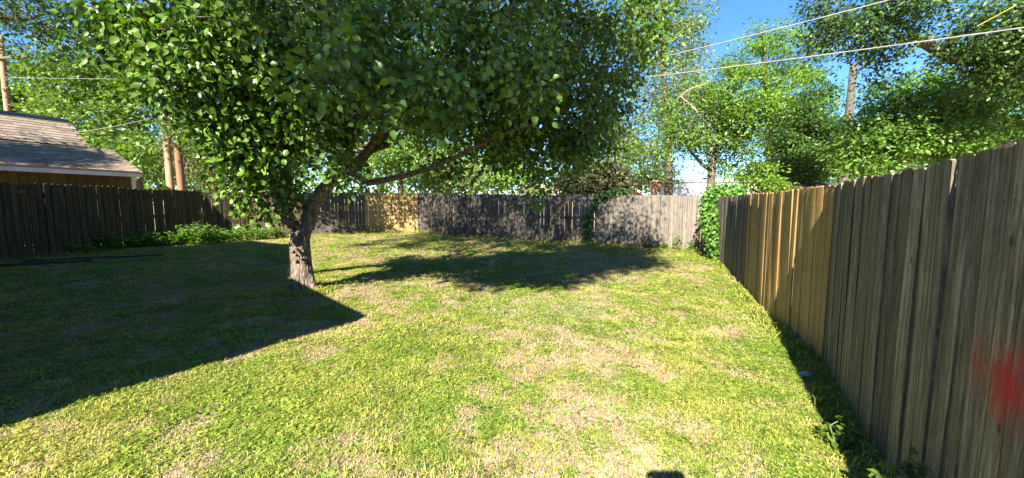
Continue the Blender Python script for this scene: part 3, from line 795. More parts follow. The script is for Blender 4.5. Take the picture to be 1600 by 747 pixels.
    PP, par, rad, ch, ends, n0 = grow(trunks, A, bias=.3, jit=.16, sag=.05, twig=.0055, expn=2.25, r_max=.06)
    T = tree_tubes(PP, par, rad, ch, n0)
    obj('branches', T.mesh('branches'), M['bark'], t)
    # trunk with bark ridges of real depth
    zz = np.linspace(0, 1, 46); pts = []; L = len(tr) - 1
    tb = Tubes(); tp = np.array([tuple(p) for p in tr]); s = np.linspace(0, L, 46)
    px = np.stack([np.interp(s, range(L + 1), tp[:, i]) for i in range(3)], 1); pr = np.interp(s, range(L + 1), rr)
    sides = 72; ang = np.linspace(0, 2 * np.pi, sides, endpoint=False); V = []
    for i in range(46):
        z = px[i, 2]
        ridge = np.array([.020 * abs(mnoise.noise(Vector((math.cos(a) * 3.4, math.sin(a) * 3.4, z * 1.5)))) + .011 * mnoise.noise(Vector((math.cos(a) * 9, math.sin(a) * 9, z * 2.6))) for a in ang])
        lob = .02 * np.cos(3 * ang + 1.0 + z) + .035 * np.cos(2 * ang + .4) * (pr[i] > .2)
        flare = np.maximum(0, .4 - (z - base.z)) * .16 * np.maximum(0, np.cos(4 * ang + .8))
        r = pr[i] + ridge + lob * .5 + flare
        V.append(np.stack([px[i, 0] + np.cos(ang) * r, px[i, 1] + np.sin(ang) * r, np.full(sides, z)], 1))
    V = np.concatenate(V); i = np.arange(45)[:, None] * sides; j = np.arange(sides)[None]; kx = (j + 1) % sides
    F = np.stack([i + j, i + kx, i + sides + kx, i + sides + j], -1).reshape(-1, 4)
    V = np.concatenate([V, [px[-1] + np.array([0, 0, .06])]]); c = len(V) - 1; b = 45 * sides
    obj('trunk', mesh_np('trunk', V, [F, np.array([[b + q, b + (q + 1) % sides, c] for q in range(sides)])], True), M['bark'], t)
    # broken stub low on the left of the fork
    st = Tubes(); st.add([P(458, 350, Y - .1), P(446, 345, Y - .2), P(437, 338, Y - .28), P(432, 337, Y - .3)], [.06, .055, .045, .03], 9, .12)
    st.add([P(440, 340, Y - .25), P(428, 336, Y - .3), P(421, 333, Y - .32)], [.012, .008, .005], 5); st.add([P(446, 347, Y - .2), P(436, 350, Y - .3), P(424, 353, Y - .35)], [.01, .007, .004], 5)
    obj('broken_stub', st.mesh('broken_stub'), M['bark'], t)
    # leaves: denser and smaller where the photograph looks into the crown
    low = PP[ends][:, 2] < 5.3
    cen = (-2.3, 6.8, 4.5)
    a = scatter_leaves(PP, ends[low], par, 46, .135, .086, .6, .35, centre=cen)
    h = scatter_leaves(PP, ends[~low], par, 40, .24, .11, .4, .5, centre=cen)
    dist = np.linalg.norm(a[0] - np.array([0, 0, CAM_Z]), axis=1)
    ok = (dist > 2.3)
    a = [q[ok] for q in a]; dist = dist[ok]
    # the leaves that show largest: nearest, in frame
    ratio = a[0][:, 0] / a[0][:, 1]; el = (a[0][:, 2] - CAM_Z) / a[0][:, 1]
    inview = (np.abs(ratio) < 1.3) & (el < .48)
    score = np.where(inview, a[1] / dist, 0); top = np.argsort(-score)[:300]
    rest = np.ones(len(dist), bool); rest[top] = False
    crown = obj('crown', leaf_mesh('crown', *[q[rest] for q in a], OVATE_V, OVATE_F), M['leaf_main'], t)
    tag(crown, kind='stuff')
    tag(obj('upper_crown', leaf_mesh('upper_crown', *h, KITE_V, KITE_F), M['leaf_main'], t), kind='stuff')
    # 300 single leaves, heart shaped with a folded midrib and a stalk
    hv = [(0, -.35, .02), (.012, 0, 0), (-.012, 0, 0), (0, .02, 0), (0, .35, -.02), (0, .68, -.05), (0, 1.02, -.12)]
    side = [(.20, -.03, .05), (.36, .18, .08), (.36, .42, .07), (.22, .70, .02)]
    hv += side + [(-x, y, z) for x, y, z in side]
    hf = [(0, 1, 2), (3, 7, 8), (3, 8, 4), (4, 8, 9), (4, 9, 5), (5, 9, 10), (5, 10, 6), (3, 12, 11), (3, 4, 12), (4, 13, 12), (4, 5, 13), (5, 14, 13), (5, 6, 14)]
    lms = []
    for k in range(5):
        me = mesh_np('leaf', np.array([(x * random.uniform(.92, 1.1), y, z * random.uniform(.6, 1.8)) for x, y, z in hv]), np.array(hf), False, {'var': np.full(len(hv), .25 + .15 * k)})
        me.materials.append(M['leaf_main']); lms.append(me)
    u, d, n = frames(a[2][top], a[3][top])
    for i in range(300):
        o = bpy.data.objects.new('leaf', lms[i % 5]); link(o, t)
        m3 = Matrix((u[i], d[i], n[i])).transposed().to_4x4()
        o.matrix_local = Matrix.Translation(a[0][top[i]]) @ m3 @ Matrix.Scale(float(a[1][top[i]]) * 1.05, 4)
main_tree()

# ---- trees beyond the fences
def bg_tree(name, label, base, trunk, r0, blobs, leafm, per=34, spread=.28, size=.14, tv=SPRAY_V, group='trees beyond the fences', droop=.2, up=.6, flat=.7, shell=.5, bias=.35, barkm='bark_bg', twig=.007, extra=None, rtop=.35):
    t = thing(name, label, 'tree', (0, 0, 0), 0, group)
    pts = [Vector(base)] + [Vector(p) for p in trunk]
    A = blob_points(blobs, shell)
    A = A[A[:, 2] > .25]
    trs = [(pts, r0, r0 * rtop, None)]
    for e in (extra or []): trs.append(e)
    PP, par, rad, ch, ends, n0 = grow(trs, A, bias=bias, jit=.15, twig=twig, expn=2.3, r_max=r0 * .6)
    T = tree_tubes(PP, par, rad, ch, n0, .008)
    obj('trunk', T.mesh('trunk'), M[barkm], t)
    cen = A.mean(0)
    a = scatter_leaves(PP, ends, par, per, spread, size, droop, up, centre=cen, flat=flat)
    ok = a[0][:, 2] > .1
    tag(obj('crown', leaf_mesh('crown', *[q[ok] for q in a], tv, KITE_F), M[leafm], t), kind='stuff')
    return t
def base_at(px, Y): q = P(px, HY, Y); return (q.x, q.y, gz(q.x, q.y) - .1)
S = px_blob
# left: big spreading tree behind the shed
bg_tree('shade_tree', 'big mid green tree rising behind the shed roof', base_at(215, 25), [P(212, 250, 25), P(205, 180, 25), P(180, 120, 25), P(150, 60, 25)], .34,
        [S(110, 130, 80, 45, 25, 85), S(180, 90, 90, 60, 25, 120), S(150, 180, 70, 40, 25, 80), S(240, 150, 60, 60, 25, 90), S(90, 200, 60, 30, 27, 45), S(185, 235, 60, 35, 24, 70), S(230, 245, 50, 30, 23, 50), S(60, 110, 45, 22, 26, 30), S(300, 120, 80, 90, 26, 90)],
        'leaf_a', 40, .42, .26, KITE_V)
bg_tree('shade_tree', 'dark tree behind the utility pole at the left edge of the photo', base_at(-20, 27), [P(-15, 200, 27), P(-10, 150, 27)], .25,
        [S(15, 155, 40, 22, 27, 45), S(-30, 140, 60, 60, 28, 60), S(60, 160, 40, 20, 28, 25), S(40, 190, 50, 30, 29, 40)], 'leaf_c', 38, .4, .26, KITE_V)
bg_tree('overhanging_tree', 'dark overhanging branches with small leaves at the top left corner', (-20.5, 9.0, .1), [(-20.2, 9.4, 4), P(-190, 0, 12), P(-60, 20, 12), P(30, 30, 12.5)], .22,
        [S(20, 10, 70, 40, 12.5, 55), S(100, 25, 70, 40, 13, 50), S(40, 60, 50, 25, 12.5, 20), S(150, 50, 40, 40, 13.5, 22), S(110, 85, 40, 15, 13, 9), ((-18.4, 7.4, 7.8), (.8, 2.0, .7), 240)], 'leaf_c', 26, .22, .12, KITE_V)
bg_tree('cedar_tree', 'olive green cedar behind the twin brown poles', base_at(335, 19.5), [P(335, 260, 19.5), P(332, 200, 19.5), P(330, 140, 19.5)], .2,
        [S(330, 255, 55, 45, 19.5, 80), S(330, 205, 60, 45, 19.5, 80), S(300, 230, 40, 40, 19.5, 50), S(380, 250, 40, 40, 20, 45), S(340, 150, 45, 50, 19.8, 50)], 'leaf_olive', 60, .26, .17, SPRAY_V, droop=.5)
bg_tree('leafy_tree', 'bright leafy tree reaching over the left fence corner behind the lawn tree', (-12.4 + 2.6, 17.2, .1), [P(408, 240, 16.6), P(405, 190, 15.5), P(400, 130, 14.8)], .2,
        [S(345, 215, 50, 45, 14.5, 80), S(430, 235, 55, 40, 14, 80), S(400, 170, 80, 50, 14, 90), S(480, 210, 60, 45, 14, 80), S(380, 90, 90, 60, 13.5, 110), S(300, 180, 40, 60, 15, 50), S(530, 150, 70, 50, 14, 60), S(470, 80, 90, 60, 13, 80)], 'leaf_a', 38, .24, .13, KITE_V)
bg_tree('leafy_tree', 'sunny tree showing under the lawn tree crown above the tan fence boards', base_at(625, 23), [P(625, 260, 23), P(630, 200, 23)], .2,
        [S(600, 250, 60, 40, 23, 75), S(660, 240, 60, 45, 23, 80), S(630, 180, 80, 60, 24, 70), S(760, 220, 90, 70, 25, 80), S(800, 110, 120, 90, 25, 130), S(930, 130, 80, 90, 26, 90), S(680, 60, 100, 80, 25, 90)], 'leaf_a', 38, .34, .2, KITE_V)
bg_tree('round_bush', 'pale green bush peeping over the slate grey fence boards', base_at(705, 20), [P(702, 290, 20), P(704, 260, 20)], .09,
        [S(700, 275, 48, 28, 20, 70), S(745, 280, 40, 22, 20, 45), S(660, 285, 25, 15, 19.5, 18)], 'leaf_pale', 44, .22, .16, KITE_V)
bg_tree('round_bush', 'small yellow green bush right of the pale bush over the fence', base_at(800, 19.5), [P(800, 290, 19.5), P(798, 270, 19.5)], .07,
        [S(795, 278, 45, 24, 19.5, 55), S(845, 300, 20, 10, 19, 10)], 'leaf_b', 40, .2, .15, KITE_V)
bg_tree('shrub', 'dusty olive shrub in front of the gabled house', base_at(945, 16.5), [P(945, 290, 16.5), P(945, 275, 16.5)], .06,
        [S(935, 278, 44, 26, 16.5, 90), S(965, 286, 30, 18, 16.6, 36), S(895, 290, 36, 18, 16.6, 50)], 'leaf_olive', 54, .17, .14, KITE_V)
# right centre
bg_tree('shade_tree', 'tall thin leaved tree behind the right edge of the lawn tree crown', base_at(1045, 26), [P(1045, 250, 26), P(1040, 170, 26), P(1035, 90, 26), P(1040, 0, 26)], .3,
        [S(1040, 150, 55, 60, 26, 100), S(1060, 70, 42, 40, 26, 45), S(1065, 25, 42, 22, 26, 26), S(1085, 95, 28, 20, 26, 14), S(1020, 30, 60, 60, 26.5, 60), S(1085, 175, 60, 45, 25.5, 75), S(1000, 210, 50, 40, 26.5, 45)],
        'leaf_pale', 40, .36, .2, KITE_V)
bg_tree('shade_tree', 'forked tree with a bare trunk in front of the white house', base_at(1110, 20), [P(1111, 290, 20), P(1112, 262, 20), P(1118, 235, 20), P(1126, 200, 20)], .26,
        [S(1090, 215, 55, 32, 20, 50), S(1140, 200, 50, 45, 20, 65), S(1060, 190, 40, 40, 20.5, 40), S(1150, 255, 45, 18, 20, 24), S(1030, 250, 40, 30, 21, 24), S(1120, 150, 50, 30, 20.5, 45), S(975, 245, 30, 26, 22, 18)],
        'leaf_a', 36, .28, .17, KITE_V, extra=[([P(1112, 268, 20), P(1098, 258, 20), P(1080, 238, 20), P(1066, 215, 20)], .11, .05, 1), ([P(1112, 262, 20), P(1104, 240, 20.3), P(1108, 215, 20.5)], .1, .05, 1)])
bg_tree('feathery_tree', 'tall bright green feathery tree in the gap of blue sky', base_at(1205, 19), [P(1203, 250, 19), P(1200, 180, 19), P(1195, 110, 19), P(1192, 60, 19)], .2,
        [S(1195, 60, 40, 24, 19, 26), S(1185, 90, 50, 26, 19, 36), S(1240, 85, 45, 35, 19.3, 36), S(1275, 100, 30, 45, 19.3, 26), S(1150, 100, 24, 18, 19, 10), S(1170, 150, 70, 40, 19, 105), S(1240, 150, 60, 40, 19, 100), S(1190, 200, 70, 45, 19, 115), S(1250, 200, 55, 45, 19, 90), S(1150, 120, 40, 20, 19, 30)],
        'leaf_b', 44, .26, .17, SPRAY_V * np.array([1.5, 1, 1]), up=.9, flat=.45)
bg_tree('evergreen_tree', 'dense dark green evergreen right of the feathery tree', base_at(1250, 16), [P(1250, 280, 16), P(1250, 220, 16), P(1255, 170, 16)], .16,
        [S(1255, 250, 48, 42, 16, 120), S(1245, 200, 40, 40, 16, 75), S(1280, 220, 32, 45, 16.3, 70), S(1225, 270, 30, 24, 15.8, 35), S(1280, 160, 26, 30, 16.3, 24)],
        'leaf_c', 60, .18, .14, SPRAY_V * np.array([1.5, 1, 1]), up=.9, flat=.45)
bg_tree('shrub', 'bright yellow green sapling rising above the far end of the right fence', base_at(1195, 13.2), [P(1193, 300, 13.2), P(1190, 270, 13.2)], .045,
        [S(1190, 275, 28, 28, 13.2, 36), S(1205, 292, 25, 12, 13.2, 18), S(1165, 285, 18, 14, 13.4, 12)], 'leaf_b', 36, .14, .12, KITE_V, up=.9, flat=.5)
bg_tree('shade_tree', 'broad bright tree crowding over the near right fence', base_at(1480, 12.5), [P(1478, 260, 12.5), P(1470, 200, 12.5), P(1480, 150, 12.5)], .2,
        [S(1400, 205, 70, 45, 12, 110), S(1470, 160, 80, 45, 12, 120), S(1550, 180, 70, 60, 12, 120), S(1390, 150, 50, 25, 12.4, 36), S(1350, 230, 50, 40, 12.4, 60), S(1480, 225, 80, 40, 11.6, 90), S(1570, 130, 60, 30, 12.4, 50), S(1620, 200, 70, 80, 12, 80), S(1345, 265, 40, 20, 12.2, 26), S(1440, 125, 40, 18, 12.5, 16)],
        'leaf_d', 38, .17, .13, KITE_V, up=.9, flat=.5)
bg_tree('overhanging_tree', 'big dark tree reaching in from the top right with a crooked bare limb', (15.6, 8.4, -.1), [P(1790, 200, 9.5), P(1690, 110, 9.8), P(1610, 92, 10), P(1555, 92, 10), P(1487, 90, 10.2), P(1447, 68, 10.2), P(1425, 58, 10.3)], .3,
        [S(1380, 40, 50, 42, 10.3, 56), S(1330, 30, 55, 40, 10.6, 45), S(1290, 60, 40, 35, 11, 24), S(1355, 95, 36, 26, 10.8, 18), S(1280, 10, 45, 20, 11, 16), S(1420, 5, 60, 30, 10, 40), S(1540, 50, 60, 45, 9.6, 80), S(1580, 90, 50, 40, 9.6, 60), S(1600, 30, 70, 50, 9.6, 70), S(1560, 125, 50, 25, 9.8, 30), S(1370, 120, 25, 14, 10.8, 6), S(1660, 80, 70, 90, 9.6, 70)],
        'leaf_c', 34, .18, .11, KITE_V, extra=[([P(1487, 90, 10.2), P(1470, 98, 10.2), P(1463, 112, 10.2)], .07, .03, 1)], rtop=.3)
bg_tree('leafy_tree', 'low hazy tree between the gabled house and the white house', base_at(1000, 30), [P(1000, 280, 30), P(1000, 240, 30)], .2,
        [S(1000, 260, 45, 30, 30, 55), S(960, 230, 50, 40, 30, 45), S(1040, 275, 35, 18, 29, 25)], 'leaf_pale', 36, .4, .24, KITE_V)
bg_tree('leafy_tree', 'dark tree filling the gap beyond the grey roofed house', base_at(1330, 22), [P(1330, 270, 22), P(1335, 220, 22)], .2,
        [S(1330, 250, 50, 40, 22, 65), S(1330, 200, 30, 40, 22, 30), S(1390, 260, 60, 30, 22, 50)], 'leaf_a', 38, .34, .2, KITE_V)
bg_tree('added_shade_tree', 'unseen leafy tree added behind the pale house, its long limb shades the pear tree', (-11.4, -6.2, 0), [(-11.0, -5.5, 4), (-9.5, -2.6, 6.8), (-7.6, -1.6, 8.0), (-5.6, -1.0, 8.7), (-2.7, -.7, 9.2)], .24,
        [((-2.7, -.6, 9.0), (2.2, 1.8, 1.5), 200), ((-1.6, -1.0, 8.6), (1.3, 1.2, .9), 60), ((-3.8, -2.2, 8.4), (1.7, 1.5, 1.2), 170)], 'leaf_a', 36, .2, .16, KITE_V, group=None, rtop=.2)  # tree added out of view to shade the middle of the pear crown
def treeline():
    pos = []
    for (px0, px1, py0, Y, n) in [(-150, 320, 225, 42, 5200), (300, 700, 205, 44, 5200), (680, 985, 215, 46, 4200), (1215, 1420, 220, 44, 2600), (1400, 1800, 200, 40, 4000), (985, 1215, 283, 52, 900)]:
        x = rng.uniform(px0, px1, n); top = py0 + 22 * np.sin(x * .031) + 12 * np.sin(x * .083 + 1)
        y = top + (318 - top) * rng.random(n) ** 1.1; yy = Y + rng.normal(0, 1.6, n)
        pos += [tuple(P(a, b, c)) for a, b, c in zip(x, y, yy)]
    pos = np.array(pos); N = len(pos)
    nrm = rng.standard_normal((N, 3)) * .6 + np.array([0, -.2, .7]); d = rng.standard_normal((N, 3)) + np.array([0, 0, -.3])
    o = obj('far_trees', leaf_mesh('far_trees', pos, rng.uniform(.45, .95, N), nrm, d, np.clip(.5 + .35 * np.sin(pos[:, 0] * .9) + rng.normal(0, .25, N), 0, 1), KITE_V, KITE_F), M['leaf_a'])
    tag(o, 'far belt of trees closing the view beyond the neighbouring gardens', kind='stuff')
treeline()
# bare hanging branch
def dead_branch():
    t = Tubes()
    Y = 19.3
    t.add([P(1130, 127, Y), P(1105, 130, Y), P(1080, 138, Y), P(1062, 150, Y), P(1056, 158, Y)], [0.0110, 0.0220, 0.0248, 0.0220, 0.0110], 5)
    t.add([P(1062, 150, Y), P(1075, 160, Y), P(1088, 172, Y), P(1098, 188, Y), P(1102, 205, Y), P(1098, 220, Y)], [0.0275, 0.0330, 0.0275, 0.0248, 0.0165, 0.0066], 6)
    t.add([P(1075, 160, Y), P(1092, 178, Y), P(1105, 192, Y), P(1108, 212, Y)], [0.0220, 0.0193, 0.0165, 0.0055], 5)
    for k in range(16):
        a = random.choice([(1105, 130), (1080, 138), (1066, 148), (1075, 160), (1090, 174), (1098, 190)])
        dx, dy = random.uniform(-30, 40), random.uniform(-14, 34)
        t.add([P(*a, Y), P(a[0] + dx * .5, a[1] + dy * .4, Y + random.uniform(-.3, .3)), P(a[0] + dx, a[1] + dy, Y + random.uniform(-.5, .5))], [0.0099, 0.0066, 0.0028], 4)
    o = obj('dead_branch', t.mesh('dead_branch'), M['dead'])
    tag(o, 'pale dead branch hanging bare among the leaves of the tall thin tree', 'branch')
dead_branch()

# ------------------------------------------------------------------ poles and cables
def pole(label, top, bot, r0, r1, m, arm=None, group=None):
    b = Vector(bot); t = thing('utility_pole', label, 'pole', (b.x, b.y, gz(b.x, b.y)), 0, group)
    b = Vector((b.x, b.y, gz(b.x, b.y) - .2)); a = Vector(top); T = Tubes()
    n = 8; T.add([(b.lerp(a, i / n)) - t.location for i in range(n + 1)], [r0 + (r1 - r0) * i / n for i in range(n + 1)], 12, .015)
    obj('shaft', T.mesh('shaft'), m, t)
    if arm:
        c = a.lerp(b, arm[1]) - t.location
        obj('crossarm', box_mesh('crossarm', (0, 0, 0), (arm[0], .11, .13), Matrix.Translation(c + Vector((0, -r1 - .06, 0))) @ Matrix.Rotation(arm[2], 4, 'Z')), M['pole_grey'], t)
    return t
def at_Y(px, py, Y, pxb): q = P(pxb, 300, Y); return (q.x, q.y, 0)
pole('pale utility pole with a crossarm behind the shed roof', P(0, 55, 24), at_Y(0, 0, 24, 24), .17, .13, M['pole'], (5.0, .12, R(-8)))
pole('pale tan pole, left one of the pair behind the left fence', P(257, 170, 16), at_Y(0, 0, 16, 267), .145, .125, M['pole'], group='twin poles behind the left fence')
pole('red brown pole, right one of the pair behind the left fence', P(272, 172, 15.9), at_Y(0, 0, 15.9, 285.5), .145, .125, M['pole_dark'], group='twin poles behind the left fence')
pole('grey weathered utility pole among the trees beyond the right fence', P(1334, 100, 18), at_Y(0, 0, 18, 1315), .19, .14, M['pole_grey'])
def cable(label, pts, r, m, sagv=.0, n=24, name='cable'):
    a, b = Vector(pts[0]), Vector(pts[-1]); T = Tubes(); out = []
    for i in range(n + 1):
        f = i / n; q = a.lerp(b, f); q.z -= sagv * 4 * f * (1 - f); out.append(q)
    T.add(out, r, 6); tag(obj(name, T.mesh(name), m), label, 'cable', 'overhead cables')
cable('pale service cable crossing the trees, lower one of the two at right', [P(960, 127, 10.5), P(1800, 15, 6.2)], .013, M['wire'], .03)
cable('pale service cable crossing the sky gap, upper one of the two at right', [P(1040, 88, 11.5), P(1520, -35, 8)], .0115, M['wire'], .03)
cable('thin cable running from the twin poles down towards the shed', [P(258, 179, 15.9), P(115, 207, 19)], .012, M['wire'], .08)
cable('thin cable sagging from the pale pole behind the shed into the tree', [P(12, 163, 23.8), P(135, 181, 23)], .013, M['wire'], .12)
cable('thin dark cable crossing in front of the tree behind the shed', [P(-60, 119, 22), P(330, 124, 19)], .012, M['wire_dark'], .05)
T = Tubes(); a, b = P(1527, 41, 8.6), P(1588, 8, 8.2); T.add([a.lerp(b, i / 4) for i in range(5)], .009, 6)
tag(obj('guy_guard', T.mesh('guy_guard'), M['yellow']), 'yellow plastic guy wire guard against the dark leaves at top right', 'cable guard')

# ------------------------------------------------------------------ weeds, vines and shrubs along the fences
def plant(name, label, cat, base, height, width, n_stems, per, size, leafm, group=None, lean=(0, 0), tv=OVATE_V, tf=OVATE_F):
    bx, by = base; bz = gz(bx, by)
    t = thing(name, label, cat, (bx, by, bz), 0, group)
    T = Tubes(); pos = []; dirs = []
    for i in range(n_stems):
        a = rng.uniform(0, 2 * np.pi); r = width * .5 * math.sqrt(rng.random())
        h = height * rng.uniform(.6, 1.0) * (1 - .35 * (r / (width * .5 + 1e-6)) ** 2)
        p0 = np.array([math.cos(a) * r * .5, math.sin(a) * r * .35, -.02]); p1 = np.array([math.cos(a) * r + lean[0] * h, math.sin(a) * r * .7 + lean[1] * h, h])
        pm = (p0 + p1) / 2 + rng.standard_normal(3) * .03
        T.add([p0, pm, p1], [.006, .005, .003], 4)
        for k in range(per):
            f = rng.uniform(.12, 1.0); q = (p0 * (1 - f) + pm * f) if f < .5 else (pm * (1 - f) + p1 * f); q = p0 * (1 - f) ** 2 + 2 * pm * f * (1 - f) + p1 * f * f
            b = rng.uniform(0, 2 * np.pi); d = np.array([math.cos(b), math.sin(b), rng.uniform(-.3, .5)])
            pos.append(q + d * size * .3); dirs.append(d)
    pos = np.array(pos); dirs = np.array(dirs); N = len(pos)
    nrm = rng.standard_normal((N, 3)) * .45 + np.array([0, 0, 1.0])
    obj('stems', T.mesh('stems'), M['stem'], t)
    obj('foliage', leaf_mesh('foliage', pos, size * rng.uniform(.55, 1.25, N), nrm, dirs, rng.random(N), tv, tf), M[leafm], t)
    return t
# sunny weed bank at the bend of the left fence: individual plants
weeds = [(232, 380, 11.6, .62), (262, 384, 12.0, .66), (284, 384, 12.3, .76), (305, 384, 12.4, .84), (325, 383, 12.7, .80), (346, 382, 13.1, .70), (368, 381, 13.5, .72), (392, 380, 13.9, .66), (415, 379, 14.3, .55), (438, 378, 14.7, .5)]
ORD = ['leftmost', 'second from the left', 'third from the left', 'fourth from the left', 'fifth from the left', 'sixth from the left', 'seventh from the left', 'third from the right', 'second from the right', 'rightmost']
for i, (px, py, Y, h) in enumerate(weeds):
    q = P(px, py, Y)
    plant('weed_plant', 'sunlit leafy weed in the bank along the left fence, ' + ORD[i], 'weed', (q.x, Y), h, .85, 16, 26, .085, 'leaf_weed', 'sunny weeds along the left fence')
for i, (px, Y, h) in enumerate([(95, 10.0, .5), (120, 10.1, .45), (150, 10.6, .62), (178, 10.8, .6), (205, 11.3, .5), (222, 11.5, .74)]):
    q = P(px, 385, Y)
    plant('weed_plant', 'shaded dark weed at the foot of the brown left fence, ' + (ORD[:5] + ['rightmost'])[i], 'weed', (q.x, Y), h, .75, 12, 22, .085, 'leaf_weed', 'shaded weeds along the left fence')
for px, Y, h, lab in [(1012, 13.1, .35, 'low sunlit weed where the shade ends on the back fence'), (1058, 12.6, .62, 'taller thin weed against the sunlit back fence'), (1080, 12.45, .52, 'thin weed near the right end of the back fence'), (1040, 12.8, .3, 'tiny weed between the others at the back fence'), (930, 13.6, .3, 'small dark weed below the vine on the back fence')]:
    q = P(px, 385, Y); plant('weed_plant', lab, 'weed', (q.x, Y), h, .32, 6, 14, .075, 'leaf_weed', 'weeds at the back fence')
for X, Y, h, w, lab in [(2.20, 2.42, .26, .22, 'broad leaved dark weed in the shade, left of two by the near right fence'), (2.02, 1.86, .42, .26, 'broad leaved dark weed in the shade, right of two by the near right fence')]:
    plant('weed_plant', lab, 'weed', (X, Y), h, w, 10, 12, .052, 'leaf_a', 'weeds at the near right fence')
# vines
def vine(label, ctr_pts, n, size, leafm, normal, thick=.16):
    t = thing('vine', label, 'vine', (ctr_pts[0][0].x, ctr_pts[0][0].y, gz(ctr_pts[0][0].x, ctr_pts[0][0].y)))
    T = Tubes(); pos = []; loc = t.location
    for i in range(len(ctr_pts) - 1):
        for k in range(5):
            a, b = ctr_pts[i], ctr_pts[i + 1]; j = lambda s: Vector(rng.standard_normal(3) * s)
            T.add([a[0] + j(a[1] * .3) - loc, (a[0] + b[0]) / 2 + j(a[1] * .4) - loc, b[0] + j(b[1] * .4) - loc], [.009, .008, .005], 4)
    w = np.array([c[1] ** 2 + .01 for c in ctr_pts]); w /= w.sum()
    idx = rng.choice(len(ctr_pts), n, p=w); f = rng.random(n); nx = np.minimum(idx + 1, len(ctr_pts) - 1)
    C = np.array([tuple(c[0]) for c in ctr_pts]); Rr = np.array([c[1] for c in ctr_pts])
    cc = C[idx] * (1 - f)[:, None] + C[nx] * f[:, None]; rr = Rr[idx] * (1 - f) + Rr[nx] * f
    v = rng.standard_normal((n, 3)); v /= np.linalg.norm(v, axis=1)[:, None]
    nr = np.array(normal)
    off = v * (rng.random(n) ** .4)[:, None] * rr[:, None]; off -= nr * (off @ nr)[:, None] * (1 - thick / .3)
    pos = cc + off + nr * thick * .5
    nrm = v * .6 + nr * .5 + rng.standard_normal((n, 3)) * .4 + np.array([0, 0, .4]); dirs = rng.standard_normal((n, 3)) * .6 + np.array([0, 0, -.5])
    obj('stems', T.mesh('stems'), M['stem'], t)
    tag(obj('foliage', leaf_mesh('foliage', pos - np.array(loc), size * rng.uniform(.6, 1.25, n), nrm, dirs, rng.random(n), OVATE_V, OVATE_F), M[leafm], t), kind='stuff')
vine('bright leafy vine spilling over the corner of the back and right fences', [(P(1126, 402, 10.6), .26), (P(1120, 370, 10.8), .34), (P(1116, 335, 11.0), .42), (P(1124, 306, 11.3), .46), (P(1156, 300, 11.2), .22)], 3600, .10, 'leaf_vine', (-.75, -.66, 0), .3)
vine('dark vine climbing over the shaded part of the back fence', [(P(916, 380, 13.98), .22), (P(918, 352, 13.98), .16), (P(926, 325, 13.93), .15), (P(938, 306, 13.9), .2), (P(962, 300, 13.75), .2), (P(985, 299, 13.65), .07)], 1300, .085, 'leaf_c', (-.44, -.9, 0), .10)

# ------------------------------------------------------------------ small things on the ground
def timber(label, a, b, m):
    v = (b - a); mid = (a + b) / 2
    bm = bmesh.new(); add_box(bm, (0, 0, 0), (v.length, .12, .10)); bmesh.ops.bevel(bm, geom=bm.edges[:], offset=.012, segments=1, affect='EDGES')
    bmesh.ops.transform(bm, matrix=Matrix.Translation(mid) @ v.to_track_quat('X', 'Z').to_matrix().to_4x4(), verts=bm.verts)
    tag(obj('landscape_timber', bm, m), label, 'timber', 'old timbers lying in the shaded grass')
def gp(x, y, dz=0): return Vector((x, y, gz(x, y) + dz))
timber('grey landscape timber lying in the shaded grass, nearer one of two', gp(-11.1, 7.6, .03), gp(-9.6, 8.7, .02), M['rail'])
timber('grey landscape timber lying in the shaded grass, farther one of two', gp(-10.9, 8.5, .03), gp(-8.9, 9.7, .02), M['rail'])
def stone(label, px, py, Y, s):
    q = P(px, py, Y); bm = bmesh.new(); bmesh.ops.create_icosphere(bm, subdivisions=2, radius=1)
    for v in bm.verts:
        k = 1 + .25 * mnoise.noise(v.co * 1.7 + Vector((px, 0, 0))); v.co = Vector((v.co.x * s[0] * k, v.co.y * s[1] * k, v.co.z * s[2] * k)) + Vector((q.x, Y, gz(q.x, Y) + s[2] * .4))
    tag(obj('stone', bm, M['rock']), label, 'stone')
stone('pale flat stone in the shade of the right fence', 1258, 594, 3.5, (.075, .055, .035))

# ------------------------------------------------------------------ the lawn: clumps scattered over the soil
def proto(name, build, mat):
    V, F, var = build()
    me = mesh_np(name, V, F, False, {'var': var}); me.materials.append(mat)
    return bpy.data.objects.new(name, me)
def tuft(nb, h, rad, wid=.0035, lean=.6):
    V = []; F = []; var = []
    for i in range(nb):
        a = rng.uniform(0, 6.283); r = rad * math.sqrt(rng.random()); x, y = math.cos(a) * r, math.sin(a) * r
        b = rng.uniform(0, 6.283); L = h * rng.uniform(.45, 1.1); l = L * lean * rng.uniform(.2, 1.3)
        dx, dy = math.cos(b), math.sin(b); wx, wy = -dy * wid, dx * wid; n = len(V)
        V += [(x - wx, y - wy, -.005), (x + wx, y + wy, -.005), (x + dx * l * .35 + wx * .8, y + dy * l * .35 + wy * .8, L * .6), (x + dx * l * .35 - wx * .8, y + dy * l * .35 - wy * .8, L * .6), (x + dx * l, y + dy * l, L * (.95 - .35 * l / L))]
        F += [(n, n + 1, n + 2), (n, n + 2, n + 3), (n + 3, n + 2, n + 4)]; var += [rng.random()] * 5
    return np.array(V), np.array(F), np.array(var)
